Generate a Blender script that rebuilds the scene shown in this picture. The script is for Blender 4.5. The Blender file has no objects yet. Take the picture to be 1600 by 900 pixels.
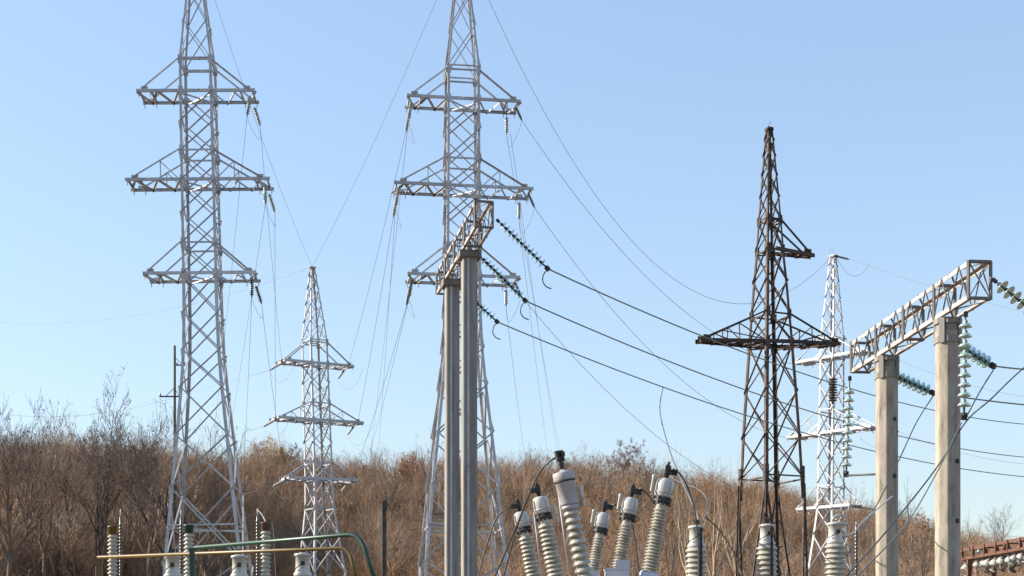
import bpy, bmesh, math, random
import numpy as np
from mathutils import Vector, Matrix, noise

R = math.radians
scene = bpy.context.scene
C = scene.collection
rnd = random.Random(7)

# ------------------------------------------------------------------ camera, light, sky
F = 2300.0          # focal length in pixels of the 1600 px wide photograph
HOR = 1040.0        # the horizon lies below the frame
CAMZ = 1.7
cam_d = bpy.data.cameras.new('camera')
cam = bpy.data.objects.new('camera', cam_d)
C.objects.link(cam)
cam.location = (0, 0, CAMZ)
cam.rotation_euler = (R(90), 0, 0)
cam_d.sensor_width = 36.0
cam_d.lens = 36.0 * F / 1600.0
cam_d.shift_y = (HOR - 450.0) / 1600.0
cam_d.clip_start = 0.5
cam_d.clip_end = 12000
scene.camera = cam

SUN_EL, SUN_AZ = 27.0, -83.0          # azimuth measured from +Y, clockwise seen from above
sd = Vector((math.sin(R(SUN_AZ)) * math.cos(R(SUN_EL)), math.cos(R(SUN_AZ)) * math.cos(R(SUN_EL)), math.sin(R(SUN_EL))))
sun_d = bpy.data.lights.new('sun', 'SUN')
sun_d.energy = 4.0
sun_d.angle = R(0.5)
sun_d.color = (1.0, 0.88, 0.72)
sun = bpy.data.objects.new('sun', sun_d)
C.objects.link(sun)
sun.rotation_euler = sd.to_track_quat('Z', 'Y').to_euler()

world = bpy.data.worlds.new('World')
scene.world = world
world.use_nodes = True
wn = world.node_tree
wn.nodes.clear()
sky = wn.nodes.new('ShaderNodeTexSky')
sky.sky_type = 'NISHITA'
sky.sun_disc = False
sky.sun_elevation = R(SUN_EL)
sky.sun_rotation = R(SUN_AZ)
sky.altitude = 0
sky.air_density = 1.6
sky.dust_density = 0.3
sky.ozone_density = 3.0
bg = wn.nodes.new('ShaderNodeBackground')
bg.inputs['Strength'].default_value = 0.15
wo = wn.nodes.new('ShaderNodeOutputWorld')
gm = wn.nodes.new('ShaderNodeGamma')
gm.inputs['Gamma'].default_value = 0.65
tn = wn.nodes.new('ShaderNodeMix')
tn.data_type = 'RGBA'
tn.blend_type = 'MULTIPLY'
tn.inputs['Factor'].default_value = 1.0
tn.inputs['B'].default_value = (0.77, 0.843, 1.0, 1)
wn.links.new(sky.outputs[0], gm.inputs['Color'])
wn.links.new(gm.outputs[0], tn.inputs['A'])
wn.links.new(tn.outputs['Result'], bg.inputs['Color'])
wn.links.new(bg.outputs[0], wo.inputs['Surface'])
scene.view_settings.view_transform = 'Standard'
scene.view_settings.look = 'None'
scene.view_settings.gamma = 1.0
scene.view_settings.exposure = 1.33
scene.view_settings.use_curve_mapping = False


def P(px, py, Y):
    """A point of the place seen in direction (px, py) at depth Y."""
    return Vector(((px - 800.0) / F * Y, Y, CAMZ + (HOR - py) / F * Y))


# ------------------------------------------------------------------ materials
def nodes_of(name):
    m = bpy.data.materials.new(name)
    m.use_nodes = True
    nt = m.node_tree
    return m, nt, nt.nodes['Principled BSDF']


def mat(name, c1, c2=None, scale=6.0, rough=0.6, metal=0.0, detail=6.0, lo=0.35, hi=0.68, bump=0.0, stretch=None,
        c3=None, c3_scale=3.0, c3_lo=0.58, c3_hi=0.72, spec=0.5, coord='Object', vary=0.0):
    m, nt, b = nodes_of(name)
    b.inputs['Roughness'].default_value = rough
    b.inputs['Metallic'].default_value = metal
    b.inputs['Specular IOR Level'].default_value = spec
    if c2 is None:
        b.inputs['Base Color'].default_value = (*c1, 1)
        return m
    tc = nt.nodes.new('ShaderNodeTexCoord')
    vec = tc.outputs[coord]
    if stretch:
        mp = nt.nodes.new('ShaderNodeMapping')
        mp.inputs['Scale'].default_value = stretch
        nt.links.new(vec, mp.inputs['Vector'])
        vec = mp.outputs[0]
    nz = nt.nodes.new('ShaderNodeTexNoise')
    nz.inputs['Scale'].default_value = scale
    nz.inputs['Detail'].default_value = detail
    nz.inputs['Roughness'].default_value = 0.62
    nt.links.new(vec, nz.inputs['Vector'])
    mr = nt.nodes.new('ShaderNodeMapRange')
    mr.inputs['From Min'].default_value = lo
    mr.inputs['From Max'].default_value = hi
    nt.links.new(nz.outputs['Fac'], mr.inputs['Value'])
    mx = nt.nodes.new('ShaderNodeMix')
    mx.data_type = 'RGBA'
    mx.inputs['A'].default_value = (*c1, 1)
    mx.inputs['B'].default_value = (*c2, 1)
    nt.links.new(mr.outputs[0], mx.inputs['Factor'])
    out = mx.outputs['Result']
    if c3:
        n2 = nt.nodes.new('ShaderNodeTexNoise')
        n2.inputs['Scale'].default_value = c3_scale
        n2.inputs['Detail'].default_value = 8
        n2.inputs['Roughness'].default_value = 0.7
        nt.links.new(vec, n2.inputs['Vector'])
        m2 = nt.nodes.new('ShaderNodeMapRange')
        m2.inputs['From Min'].default_value = c3_lo
        m2.inputs['From Max'].default_value = c3_hi
        nt.links.new(n2.outputs['Fac'], m2.inputs['Value'])
        x2 = nt.nodes.new('ShaderNodeMix')
        x2.data_type = 'RGBA'
        nt.links.new(m2.outputs[0], x2.inputs['Factor'])
        nt.links.new(out, x2.inputs['A'])
        x2.inputs['B'].default_value = (*c3, 1)
        out = x2.outputs['Result']
    if vary:                                   # every member weathered a little differently
        oi = nt.nodes.new('ShaderNodeObjectInfo')
        vr = nt.nodes.new('ShaderNodeMapRange')
        vr.inputs['To Min'].default_value = 1 - vary
        vr.inputs['To Max'].default_value = 1 + vary
        nt.links.new(oi.outputs['Random'], vr.inputs['Value'])
        hs = nt.nodes.new('ShaderNodeHueSaturation')
        nt.links.new(vr.outputs[0], hs.inputs['Value'])
        nt.links.new(out, hs.inputs['Color'])
        out = hs.outputs['Color']
    nt.links.new(out, b.inputs['Base Color'])
    if bump:
        bp = nt.nodes.new('ShaderNodeBump')
        bp.inputs['Strength'].default_value = bump
        bp.inputs['Distance'].default_value = 0.02
        nt.links.new(nz.outputs['Fac'], bp.inputs['Height'])
        nt.links.new(bp.outputs[0], b.inputs['Normal'])
    return m


M = {}
M['galv'] = mat('galvanised_steel', (0.32, 0.325, 0.34), (0.48, 0.48, 0.495), 1.5, 0.5, 0.1, c3=(0.17, 0.135, 0.11), c3_scale=2.2, c3_lo=0.58, c3_hi=0.72, vary=0.16)
M['white_steel'] = mat('white_painted_steel', (0.36, 0.36, 0.38), (0.48, 0.48, 0.50), 1.5, 0.5, 0.0, vary=0.12, c3=(0.45, 0.43, 0.42), c3_scale=2.0, c3_lo=0.63, c3_hi=0.78)
M['brown_steel'] = mat('weathered_brown_steel', (0.034, 0.026, 0.022), (0.115, 0.07, 0.048), 2.5, 0.75, 0.1, c3=(0.02, 0.018, 0.018), c3_scale=1.2, c3_lo=0.5, c3_hi=0.62, vary=0.3)
M['rust'] = mat('rusted_steel', (0.095, 0.042, 0.027), (0.15, 0.07, 0.044), 5, 0.85, 0.0, c3=(0.05, 0.03, 0.024), c3_scale=8)
M['gantry_steel'] = mat('worn_silver_paint_steel', (0.38, 0.36, 0.335), (0.50, 0.48, 0.455), 3, 0.6, 0.1, c3=(0.17, 0.085, 0.05), c3_scale=3.2, c3_lo=0.51, c3_hi=0.63)
M['concrete'] = mat('weathered_concrete', (0.275, 0.245, 0.20), (0.38, 0.345, 0.29), 3.0, 0.9, bump=0.25, stretch=(1, 1, 0.25), c3=(0.155, 0.135, 0.105), c3_scale=5, c3_lo=0.47, c3_hi=0.70)
M['concrete_grey'] = mat('grey_concrete', (0.175, 0.17, 0.16), (0.28, 0.27, 0.255), 3.5, 0.9, bump=0.25, stretch=(1.6, 1.6, 0.12), c3=(0.12, 0.10, 0.085), c3_scale=3, c3_lo=0.55, c3_hi=0.68)
M['dark_conc'] = mat('dark_stained_concrete', (0.12, 0.11, 0.10), (0.20, 0.185, 0.165), 4, 0.9)
M['porcelain'] = mat('cream_grey_porcelain', (0.33, 0.315, 0.265), (0.44, 0.425, 0.365), 5, 0.28, c3=(0.15, 0.13, 0.095), c3_scale=6, c3_lo=0.48, c3_hi=0.72, vary=0.05)
M['porcelain_white'] = mat('white_porcelain', (0.40, 0.39, 0.36), (0.50, 0.49, 0.455), 4, 0.3, c3=(0.25, 0.23, 0.19), c3_scale=5, c3_lo=0.6, c3_hi=0.75)
M['grey_paint'] = mat('grey_painted_metal', (0.29, 0.28, 0.295), (0.36, 0.35, 0.365), 3, 0.45, c3=(0.33, 0.32, 0.33), c3_scale=9)
M['light_paint'] = mat('light_grey_painted_metal', (0.42, 0.435, 0.46), (0.52, 0.53, 0.55), 3, 0.5, c3=(0.4, 0.4, 0.4), c3_scale=7)
M['black_metal'] = mat('dark_metal', (0.022, 0.021, 0.022), (0.05, 0.045, 0.043), 8, 0.55, 0.3)
M['brown_metal'] = mat('brown_metal', (0.07, 0.035, 0.025), (0.12, 0.06, 0.04), 8, 0.7)
M['green_paint'] = mat('green_paint', (0.004, 0.034, 0.022), (0.007, 0.052, 0.034), 4, 0.42, c3=(0.016, 0.035, 0.026), c3_scale=5, c3_lo=0.6, c3_hi=0.75)
M['yellow_paint'] = mat('yellow_ochre_paint', (0.085, 0.052, 0.006), (0.13, 0.08, 0.010), 4, 0.45, c3=(0.06, 0.04, 0.012), c3_scale=5, c3_lo=0.58, c3_hi=0.74)
M['bell_glaze'] = mat('pale_grey_glaze', (0.30, 0.31, 0.29), (0.44, 0.44, 0.40), 6, 0.4, c3=(0.13, 0.11, 0.085), c3_scale=6)
M['wire'] = mat('aluminium_conductor', (0.13, 0.135, 0.14), (0.19, 0.19, 0.195), 3, 0.55, 0.5)
M['wire_dark'] = mat('dark_cable', (0.045, 0.046, 0.048), (0.085, 0.085, 0.086), 3, 0.55, 0.2)
M['wire_green'] = mat('oxidised_conductor', (0.15, 0.165, 0.145), (0.25, 0.265, 0.235), 12, 0.6, 0.4)
M['glass_far'] = mat('greenish_insulator_glass', (0.20, 0.215, 0.18), (0.33, 0.35, 0.30), 3, 0.25)
M['dark_ins'] = mat('dark_insulator_glaze', (0.06, 0.05, 0.042), (0.11, 0.095, 0.075), 3, 0.3)
M['old_wood'] = mat('dark_timber', (0.045, 0.035, 0.03), (0.09, 0.07, 0.055), 4, 0.9, stretch=(4, 4, 0.3))
M['bark'] = mat('grey_brown_bark', (0.10, 0.073, 0.053), (0.21, 0.155, 0.115), 3, 0.9, stretch=(3, 3, 0.6))
M['bark_dark'] = mat('dark_bark', (0.04, 0.03, 0.024), (0.09, 0.066, 0.05), 3, 0.9, stretch=(3, 3, 0.6))
M['seed_pod'] = mat('dry_seed_pods', (0.05, 0.035, 0.026), (0.10, 0.066, 0.045), 4, 0.9)
M['pale_bark'] = mat('pale_bark', (0.22, 0.165, 0.12), (0.34, 0.27, 0.20), 3, 0.9, stretch=(3, 3, 0.6))

M['gantry_dark'] = mat('darkened_steel', (0.10, 0.095, 0.09), (0.19, 0.175, 0.165), 3, 0.7, 0.1, c3=(0.13, 0.07, 0.045), c3_scale=3)
m, nt, b = nodes_of('green_glass')
b.inputs['Base Color'].default_value = (0.42, 0.62, 0.54, 1)
b.inputs['Roughness'].default_value = 0.08
b.inputs['IOR'].default_value = 1.5
b.inputs['Transmission Weight'].default_value = 0.55
M['glass'] = m
m, nt, b = nodes_of('dark_green_glass')
b.inputs['Base Color'].default_value = (0.30, 0.50, 0.44, 1)
b.inputs['Roughness'].default_value = 0.12
b.inputs['Transmission Weight'].default_value = 0.5
M['glass_dark'] = m


def twig_mat(name, cols, patch, seedoff):
    """Bark or dry leaf colour: varies plant by plant and by patches of different species on the hill."""
    m, nt, b = nodes_of(name)
    b.inputs['Roughness'].default_value = 0.85
    b.inputs['Specular IOR Level'].default_value = 0.2
    oi = nt.nodes.new('ShaderNodeObjectInfo')
    cr = nt.nodes.new('ShaderNodeValToRGB')
    e = cr.color_ramp.elements
    e[0].color = (*cols[0], 1)
    e[1].color = (*cols[-1], 1)
    for k in range(1, len(cols) - 1):
        x = e.new(k / (len(cols) - 1))
        x.color = (*cols[k], 1)
    nt.links.new(oi.outputs['Random'], cr.inputs['Fac'])
    ge = nt.nodes.new('ShaderNodeNewGeometry')
    nz = nt.nodes.new('ShaderNodeTexNoise')
    nz.inputs['Scale'].default_value = 0.035
    nz.inputs['Detail'].default_value = 3
    mp = nt.nodes.new('ShaderNodeMapping')
    mp.inputs['Location'].default_value = (seedoff, seedoff * 2, 0)
    nt.links.new(ge.outputs['Position'], mp.inputs['Vector'])
    nt.links.new(mp.outputs[0], nz.inputs['Vector'])
    mr = nt.nodes.new('ShaderNodeMapRange')
    mr.inputs['From Min'].default_value = 0.53
    mr.inputs['From Max'].default_value = 0.66
    mr.inputs['To Max'].default_value = 0.8
    nt.links.new(nz.outputs['Fac'], mr.inputs['Value'])
    mx = nt.nodes.new('ShaderNodeMix')
    mx.data_type = 'RGBA'
    nt.links.new(mr.outputs[0], mx.inputs['Factor'])
    nt.links.new(cr.outputs['Color'], mx.inputs['A'])
    mx.inputs['B'].default_value = (*patch, 1)
    nt.links.new(mx.outputs['Result'], b.inputs['Base Color'])
    return m


M['twig'] = twig_mat('brown_twig_bark', [(0.09, 0.06, 0.042), (0.30, 0.195, 0.125), (0.40, 0.275, 0.185), (0.16, 0.115, 0.085), (0.48, 0.37, 0.27)], (0.42, 0.235, 0.105), 3)
M['twig_grey'] = twig_mat('grey_brown_twig_bark', [(0.085, 0.061, 0.045), (0.26, 0.18, 0.125), (0.37, 0.27, 0.19), (0.14, 0.103, 0.078), (0.48, 0.38, 0.295)], (0.36, 0.20, 0.105), 5)
M['dry_leaf'] = twig_mat('dry_leaves', [(0.24, 0.13, 0.075), (0.40, 0.22, 0.12), (0.32, 0.18, 0.10)], (0.50, 0.29, 0.10), 11)


# ------------------------------------------------------------------ mesh builder
class MB:
    def __init__(self):
        self.v = []
        self.f = []
        self.s = []
        self.mi = []
        self.cur = 0

    def add(self, vs, fs, smooth=False):
        n = len(self.v)
        self.v.extend(Vector(p) for p in vs)
        for f in fs:
            self.f.append(tuple(i + n for i in f))
            self.s.append(smooth)
            self.mi.append(self.cur)

    def box(self, c, sx, sy, sz, rz=0.0):
        c = Vector(c)
        ca, sa = math.cos(rz), math.sin(rz)
        vs = []
        for z in (-sz / 2, sz / 2):
            for x, y in ((-sx / 2, -sy / 2), (sx / 2, -sy / 2), (sx / 2, sy / 2), (-sx / 2, sy / 2)):
                vs.append(c + Vector((x * ca - y * sa, x * sa + y * ca, z)))
        self.add(vs, [(3, 2, 1, 0), (4, 5, 6, 7), (0, 1, 5, 4), (1, 2, 6, 5), (2, 3, 7, 6), (3, 0, 4, 7)])

    def frame(self, a, b, u):
        a, b = Vector(a), Vector(b)
        d = (b - a).normalized()
        u = Vector(u)
        u = u - d * u.dot(d)
        if u.length < 1e-5:
            u = d.orthogonal()
        u.normalize()
        return a, b, d, u, d.cross(u)

    def sect(self, a, b, u, prof):
        a, b, d, u, v = self.frame(a, b, u)
        n = len(prof)
        vs = [a + u * p[0] + v * p[1] for p in prof] + [b + u * p[0] + v * p[1] for p in prof]
        fs = [(i, (i + 1) % n, n + (i + 1) % n, n + i) for i in range(n)]
        fs += [tuple(range(n - 1, -1, -1)), tuple(range(n, 2 * n))]
        self.add(vs, fs)

    def bar(self, a, b, w, h=None, u=(0, 0, 1)):
        h = h or w
        self.sect(a, b, u, [(-h / 2, -w / 2), (h / 2, -w / 2), (h / 2, w / 2), (-h / 2, w / 2)])

    def angle(self, a, b, w, u=(0, 0, 1), t=None, flip=False):
        t = t or max(0.012, w * 0.14)
        k = -1 if flip else 1
        pr = [(0, 0), (w, 0), (w, t * k), (t, t * k), (t, w * k), (0, w * k)]
        if flip:
            pr = pr[::-1]
        self.sect(a, b, u, pr)

    def channel(self, a, b, h, w, u=(0, 0, 1), t=0.02, flip=False):
        k = -1 if flip else 1
        pr = [(-h / 2, 0), (h / 2, 0), (h / 2, w * k), (h / 2 - t, w * k), (h / 2 - t, t * k), (-h / 2 + t, t * k), (-h / 2 + t, w * k), (-h / 2, w * k)]
        if flip:
            pr = pr[::-1]
        self.sect(a, b, u, pr)

    def tube(self, pts, r, n=8, cap=True, smooth=True):
        pts = [Vector(p) for p in pts]
        rr = r if isinstance(r, (list, tuple)) else [r] * len(pts)
        d0 = (pts[1] - pts[0]).normalized()
        u = d0.orthogonal().normalized()
        vs = []
        for i, p in enumerate(pts):
            if i == 0:
                d = d0
            elif i == len(pts) - 1:
                d = (pts[i] - pts[i - 1]).normalized()
            else:
                d = ((pts[i + 1] - p).normalized() + (p - pts[i - 1]).normalized()).normalized()
            u = (u - d * u.dot(d)).normalized()
            v = d.cross(u)
            for k in range(n):
                a = 2 * math.pi * k / n
                vs.append(p + (u * math.cos(a) + v * math.sin(a)) * rr[i])
        fs = []
        for i in range(len(pts) - 1):
            for k in range(n):
                fs.append((i * n + k, i * n + (k + 1) % n, (i + 1) * n + (k + 1) % n, (i + 1) * n + k))
        self.add(vs, fs, smooth)
        if cap:
            e = (len(pts) - 1) * n
            m0 = len(self.v) - len(vs)
            self.f.append(tuple(m0 + k for k in range(n - 1, -1, -1)))
            self.f.append(tuple(m0 + e + k for k in range(n)))
            self.s += [False, False]
            self.mi += [self.cur, self.cur]

    def lathe(self, prof, n=24, o=(0, 0, 0), axis=(0, 0, 1), smooth=True, ph=0.0):
        """prof: (radius, height along axis)"""
        o = Vector(o)
        d = Vector(axis).normalized()
        u = Vector((1, 0, 0)) if abs(d.x) < 0.9 else Vector((0, 1, 0))
        u = (u - d * u.dot(d)).normalized()
        v = d.cross(u)
        vs = []
        for (r, h) in prof:
            for k in range(n):
                a = 2 * math.pi * k / n + ph
                vs.append(o + d * h + (u * math.cos(a) + v * math.sin(a)) * max(r, 1e-4))
        fs = []
        for i in range(len(prof) - 1):
            for k in range(n):
                fs.append((i * n + k, i * n + (k + 1) % n, (i + 1) * n + (k + 1) % n, (i + 1) * n + k))
        fs.append(tuple(range(n - 1, -1, -1)))
        e = (len(prof) - 1) * n
        fs.append(tuple(e + k for k in range(n)))
        self.add(vs, fs, smooth)

    def build(self, name, mats, parent=None, loc=None):
        me = bpy.data.meshes.new(name)
        me.from_pydata([tuple(p) for p in self.v], [], self.f)
        me.polygons.foreach_set('use_smooth', self.s)
        if not isinstance(mats, (list, tuple)):
            mats = [mats]
        for q in mats:
            me.materials.append(q)
        me.polygons.foreach_set('material_index', self.mi)
        me.update()
        o = bpy.data.objects.new(name, me)
        C.objects.link(o)
        if parent is not None:
            o.parent = parent
        if loc is not None:
            o.location = loc
        return o


def tag(o, label=None, cat=None, group=None, kind=None):
    if label:
        o['label'] = label
    if cat:
        o['category'] = cat
    if group:
        o['group'] = group
    if kind:
        o['kind'] = kind
    return o


def empty(name, loc, label, cat, rz=0.0, group=None, rx=0.0, ry=0.0):
    o = bpy.data.objects.new(name, None)
    o.empty_display_size = 0.3
    C.objects.link(o)
    o.location = loc
    o.rotation_euler = (rx, ry, rz)
    return tag(o, label, cat, group)


def dup(root, loc=None, rot=None, scale=None, label=None, group=None, parent=None):
    r = root.copy()
    C.objects.link(r)
    if parent is not None:
        r.parent = parent
    if loc is not None:
        r.location = loc
    if rot is not None:
        r.rotation_euler = rot
    if scale is not None:
        r.scale = (scale, scale, scale) if not isinstance(scale, (tuple, list)) else scale
    if label:
        r['label'] = label
    if group:
        r['group'] = group
    for ch in list(root.children):
        c = ch.copy()
        C.objects.link(c)
        c.parent = r
        for g in list(ch.children):
            d = g.copy()
            C.objects.link(d)
            d.parent = c
    return r


def weld(p, prof_n):
    return p


# ------------------------------------------------------------------ terrain
CR_X = [-500, 0, 300, 400, 600, 750, 900, 1000, 1150, 1300, 1400, 1500, 1600, 2000]
CR_Y = [712, 712, 722, 718, 728, 730, 730, 742, 760, 790, 818, 842, 862, 890]


def sstep(a, b, x):
    t = min(1.0, max(0.0, (x - a) / (b - a)))
    return t * t * (3 - 2 * t)


def ground_z(x, y):
    if y < 50:
        return 0.0
    px = min(2000, max(-500, 800 + F * x / y))
    flat = 5.2 * sstep(60, 108, y) + 1.8 * sstep(108, 170, y)
    y0 = float(np.interp(px, [0, 300, 420], [118, 122, 176]))
    yc = float(np.interp(px, [0, 260, 430], [225, 235, 320]))
    cz = CAMZ + (HOR - float(np.interp(px, CR_X, CR_Y))) / F * yc - 3.6
    t = (y - y0) / (yc - y0)
    if t <= 0:
        z = flat
    elif t < 1:
        e = 0.55 * t + 0.45 * t * t * (3 - 2 * t)
        z = flat + (cz - flat) * e
    else:
        z = cz - 0.03 * (y - yc) - 0.0006 * min(y - yc, 300) ** 2
        z = max(z, -20)
    z += 0.9 * (noise.noise(Vector((x * 0.03, y * 0.03, 0.3)))) * sstep(100, 160, y)
    return z


def make_ground():
    xs = np.concatenate([np.linspace(-6000, -420, 12), np.linspace(-380, 380, 130), np.linspace(420, 6000, 12)])
    ys = np.concatenate([np.linspace(-3000, -60, 8), np.linspace(0, 700, 150), np.linspace(900, 9000, 10)])
    vs, fs = [], []
    for y in ys:
        for x in xs:
            vs.append((x, y, ground_z(x, y)))
    n = len(xs)
    for j in range(len(ys) - 1):
        for i in range(n - 1):
            a = j * n + i
            fs.append((a, a + 1, a + n + 1, a + n))
    me = bpy.data.meshes.new('ground')
    me.from_pydata(vs, [], fs)
    me.polygons.foreach_set('use_smooth', [True] * len(fs))
    me.materials.append(mat('dry_hillside_soil', (0.085, 0.06, 0.038), (0.19, 0.125, 0.07), 0.9, 0.95, coord='Object',
                            c3=(0.14, 0.13, 0.06), c3_scale=0.12, c3_lo=0.55, c3_hi=0.7, detail=10))
    o = bpy.data.objects.new('ground', me)
    C.objects.link(o)
    tag(o, kind='structure')


make_ground()


# ------------------------------------------------------------------ lattice pylons
def face_bracing(levels, face, w, single=()):
    """X bracing of one face; levels = [(z, hx, hy)] from the bottom up."""
    mb = MB()
    cs = {0: ((-1, -1), (1, -1)), 1: ((1, -1), (1, 1)), 2: ((1, 1), (-1, 1)), 3: ((-1, 1), (-1, -1))}[face]
    nrm = {0: Vector((0, -1, 0)), 1: Vector((1, 0, 0)), 2: Vector((0, 1, 0)), 3: Vector((-1, 0, 0))}[face]
    for k in range(len(levels) - 1):
        (z0, a0, b0), (z1, a1, b1) = levels[k], levels[k + 1]
        p = [Vector((cs[0][0] * a0, cs[0][1] * b0, z0)), Vector((cs[1][0] * a0, cs[1][1] * b0, z0)),
             Vector((cs[0][0] * a1, cs[0][1] * b1, z1)), Vector((cs[1][0] * a1, cs[1][1] * b1, z1))]
        ww = w * (1.25 if a0 > 1.9 else 1.0)
        off = nrm * 0.025
        mb.angle(p[0] + off, p[3] + off, ww, u=nrm, t=0.02)
        off = nrm * -0.03
        mb.angle(p[1] + off, p[2] + off, ww, u=-nrm, t=0.02)
    return mb


def make_pylon(name, base, rz, label, levels, arms, mat_, leg_w=0.2, br_w=0.09, peak_n=5, ry=0.0, frames=(), horiz=(), cap=None,
               group=None, chord=0.2, tie_w=0.11, splay=None):
    """levels: [(z, half_x, half_y)] bottom to peak.  arms: dicts z, L (left half length or 0), Rr, tie (height of the tie above the chord)"""
    root = empty(name, base, label, 'pylon', rz, group, ry=ry)
    # legs
    for sx in (-1, 1):
        for sy in (-1, 1):
            mb = MB()
            for k in range(len(levels) - 1):
                (z0, a0, b0), (z1, a1, b1) = levels[k], levels[k + 1]
                w = leg_w * (1.0 if z1 <= arms[0]['z'] + 0.1 else 0.85 if a1 > 0.6 * levels[len(levels) // 2][1] else 0.6)
                a = Vector((sx * a0, sy * b0, z0 - (0.0 if k else 1.2)))
                b = Vector((sx * a1, sy * b1, z1))
                uu, vv = Vector((-sx, 0, 0)), Vector((0, -sy, 0))
                a_, b_, d, u, v = mb.frame(a, b, uu)
                mb.angle(a, b, w, u=uu, t=w * 0.13, flip=(v.dot(vv) < 0))
            # joint plates on the leg at arm levels
            for am in arms:
                for zz in (am['z'], am['z'] + am['tie']):
                    hx = lev_at(levels, zz)[0]
                    hy = lev_at(levels, zz)[1]
                    c = Vector((sx * (hx - 0.1), sy * (hy + 0.022), zz))
                    s = leg_w * 1.5
                    mb.box(c, s, 0.022, s * 1.9)
                    mb.box(Vector((sx * (hx + 0.022), sy * (hy - 0.1), zz)), 0.022, s, s * 1.8)
            mb.build('leg', mat_, root)
            if splay is None:
                fb = MB()
                z0, a0, b0 = levels[0]
                fb.lathe([(0.55, -2.2), (0.55, -1.4), (0.4, -1.15), (0.4, -0.9)], 12, (sx * a0, sy * b0, 0))
                fb.build('footing', M['concrete'], root)
    # faces
    pk = max(am['z'] + am['tie'] for am in arms)
    low = [l for l in levels if l[0] <= pk + 0.05]
    for fc in range(4):
        face_bracing(low, fc, br_w).build('bracing', mat_, root)
    # peak
    top = [l for l in levels if l[0] >= pk - 0.05]
    mb = MB()
    z0, a0, b0 = top[0]
    z1, a1, b1 = top[-1]
    zz = z0
    pl = [(z0, a0, b0)]
    for k in range(1, peak_n + 1):
        t = 1 - (1 - k / peak_n) ** 1.35
        pl.append((z0 + (z1 - z0) * t, a0 + (a1 - a0) * t, b0 + (b1 - b0) * t))
    for fc in range(4):
        f = face_bracing(pl, fc, br_w * 0.72)
        mb.add(f.v, f.f)
    for l in (z0, z1):
        a, b_ = (a0, b0) if l == z0 else (a1, b1)
        for s in (-1, 1):
            mb.bar((-a, s * b_, l), (a, s * b_, l), br_w, br_w)
            mb.bar((s * a, -b_, l), (s * a, b_, l), br_w, br_w)
    mb.box((0, 0, z1 + 0.05), a1 * 2 + (0.05 if splay else 0.35), b1 * 2 + 0.05, 0.09)
    mb.build('peak', mat_, root)
    # horizontals
    for z in horiz:
        hx, hy = lev_at(levels, z)
        mb = MB()
        for s in (-1, 1):
            mb.angle((-hx, s * hy, z), (hx, s * hy, z), br_w * 1.3, u=(0, 0, 1))
            mb.angle((s * hx, -hy, z - 0.14), (s * hx, hy, z - 0.14), br_w * 1.3, u=(0, 0, 1))
        mb.bar((-hx, -hy, z - 0.1), (hx, hy, z - 0.1), br_w, br_w)
        mb.build('horizontal_frame', mat_, root)
    # arms
    for am in arms:
        z = am['z']
        hx, hy = lev_at(levels, z)
        hx2, hy2 = lev_at(levels, z + am['tie'])
        for sx, L in ((-1, am.get('L', 0)), (1, am.get('R', 0))):
            if not L:
                continue
            mb = MB()
            ty = am.get('tipw', hy)          # half width of the arm at its tip
            rise = am.get('riseR', am.get('rise', 0.0)) if sx > 0 else am.get('rise', 0.0)
            x0, x1 = sx * (hx * 0.0 + 0.02), sx * L
            for sy in (-1, 1):
                A = Vector((x0, sy * (hy + 0.04), z))
                B = Vector((x1, sy * (ty + 0.04), z + rise))
                mb.channel(A, B, chord, chord * 0.55, u=(0, 0, 1), t=0.022, flip=(sx * sy < 0))
            # tip and end members
            xe = sx * (L - 0.15)
            for xx in (xe, sx * (L - 1.0)):
                f = (abs(xx) - hx) / (L - hx)
                yy = hy + (ty - hy) * f
                zz = z + rise * f - 0.03
                mb.channel((xx, -yy, zz), (xx, yy, zz), chord * 0.8, chord * 0.5, u=(0, 0, 1), flip=sx > 0)
                if am.get('hang', True):
                    for sy in (-1, 1):
                        mb.bar((xx, sy * yy * 0.95, zz), (xx, sy * yy * 0.95, zz - 0.38), 0.06, 0.05, u=(1, 0, 0))
            # lacing in the bottom plane
            n = am.get('lace', 4)
            for k in range(n):
                f0, f1 = k / n, (k + 1) / n
                s0 = 1 if k % 2 else -1
                xa, xb = hx + (L - hx) * f0, hx + (L - hx) * f1
                ya, yb = hy + (ty - hy) * f0, hy + (ty - hy) * f1
                mb.angle((sx * xa, s0 * ya, z + rise * f0 - 0.06), (sx * xb, -s0 * yb, z + rise * f1 - 0.06), br_w * 1.5, u=(0, 0, -1))
            ao = mb.build('crossarm', mat_, root)
            for sy in (-1, 1):
                tb = MB()
                ft = am.get('tie_at', 0.86)
                xt = hx + (L - hx) * ft
                yt = hy + (ty - hy) * ft
                dz = 0.0 if sy < 0 else -am.get('drop', 0.35)
                A = Vector((sx * hx2, sy * hy2, z + am['tie'] + dz))
                B = Vector((sx * xt, sy * yt, z + rise * ft + chord * 0.5))
                tb.angle(A, B, tie_w, u=(0, sy, 0))
                tb.box(B + Vector((-sx * 0.15, 0, 0.10)), 0.5, 0.03, 0.22)
                if am.get('strut'):
                    for g in am['strut']:
                        pt = A.lerp(B, g)
                        xx = pt.x
                        fz = (abs(xx) - hx) / (L - hx)
                        bt = Vector((xx, sy * (hy + (ty - hy) * fz), z + rise * fz))
                        tb.bar(pt, bt, br_w * 0.7, br_w * 0.7, u=(1, 0, 0))
                        tb.bar(pt, (sx * (hx + (abs(xx) - hx) * 0.12), sy * hy, z + 0.05), br_w * 0.7, br_w * 0.7, u=(1, 0, 0))
                tb.build('tie_strut', mat_, ao)
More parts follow.
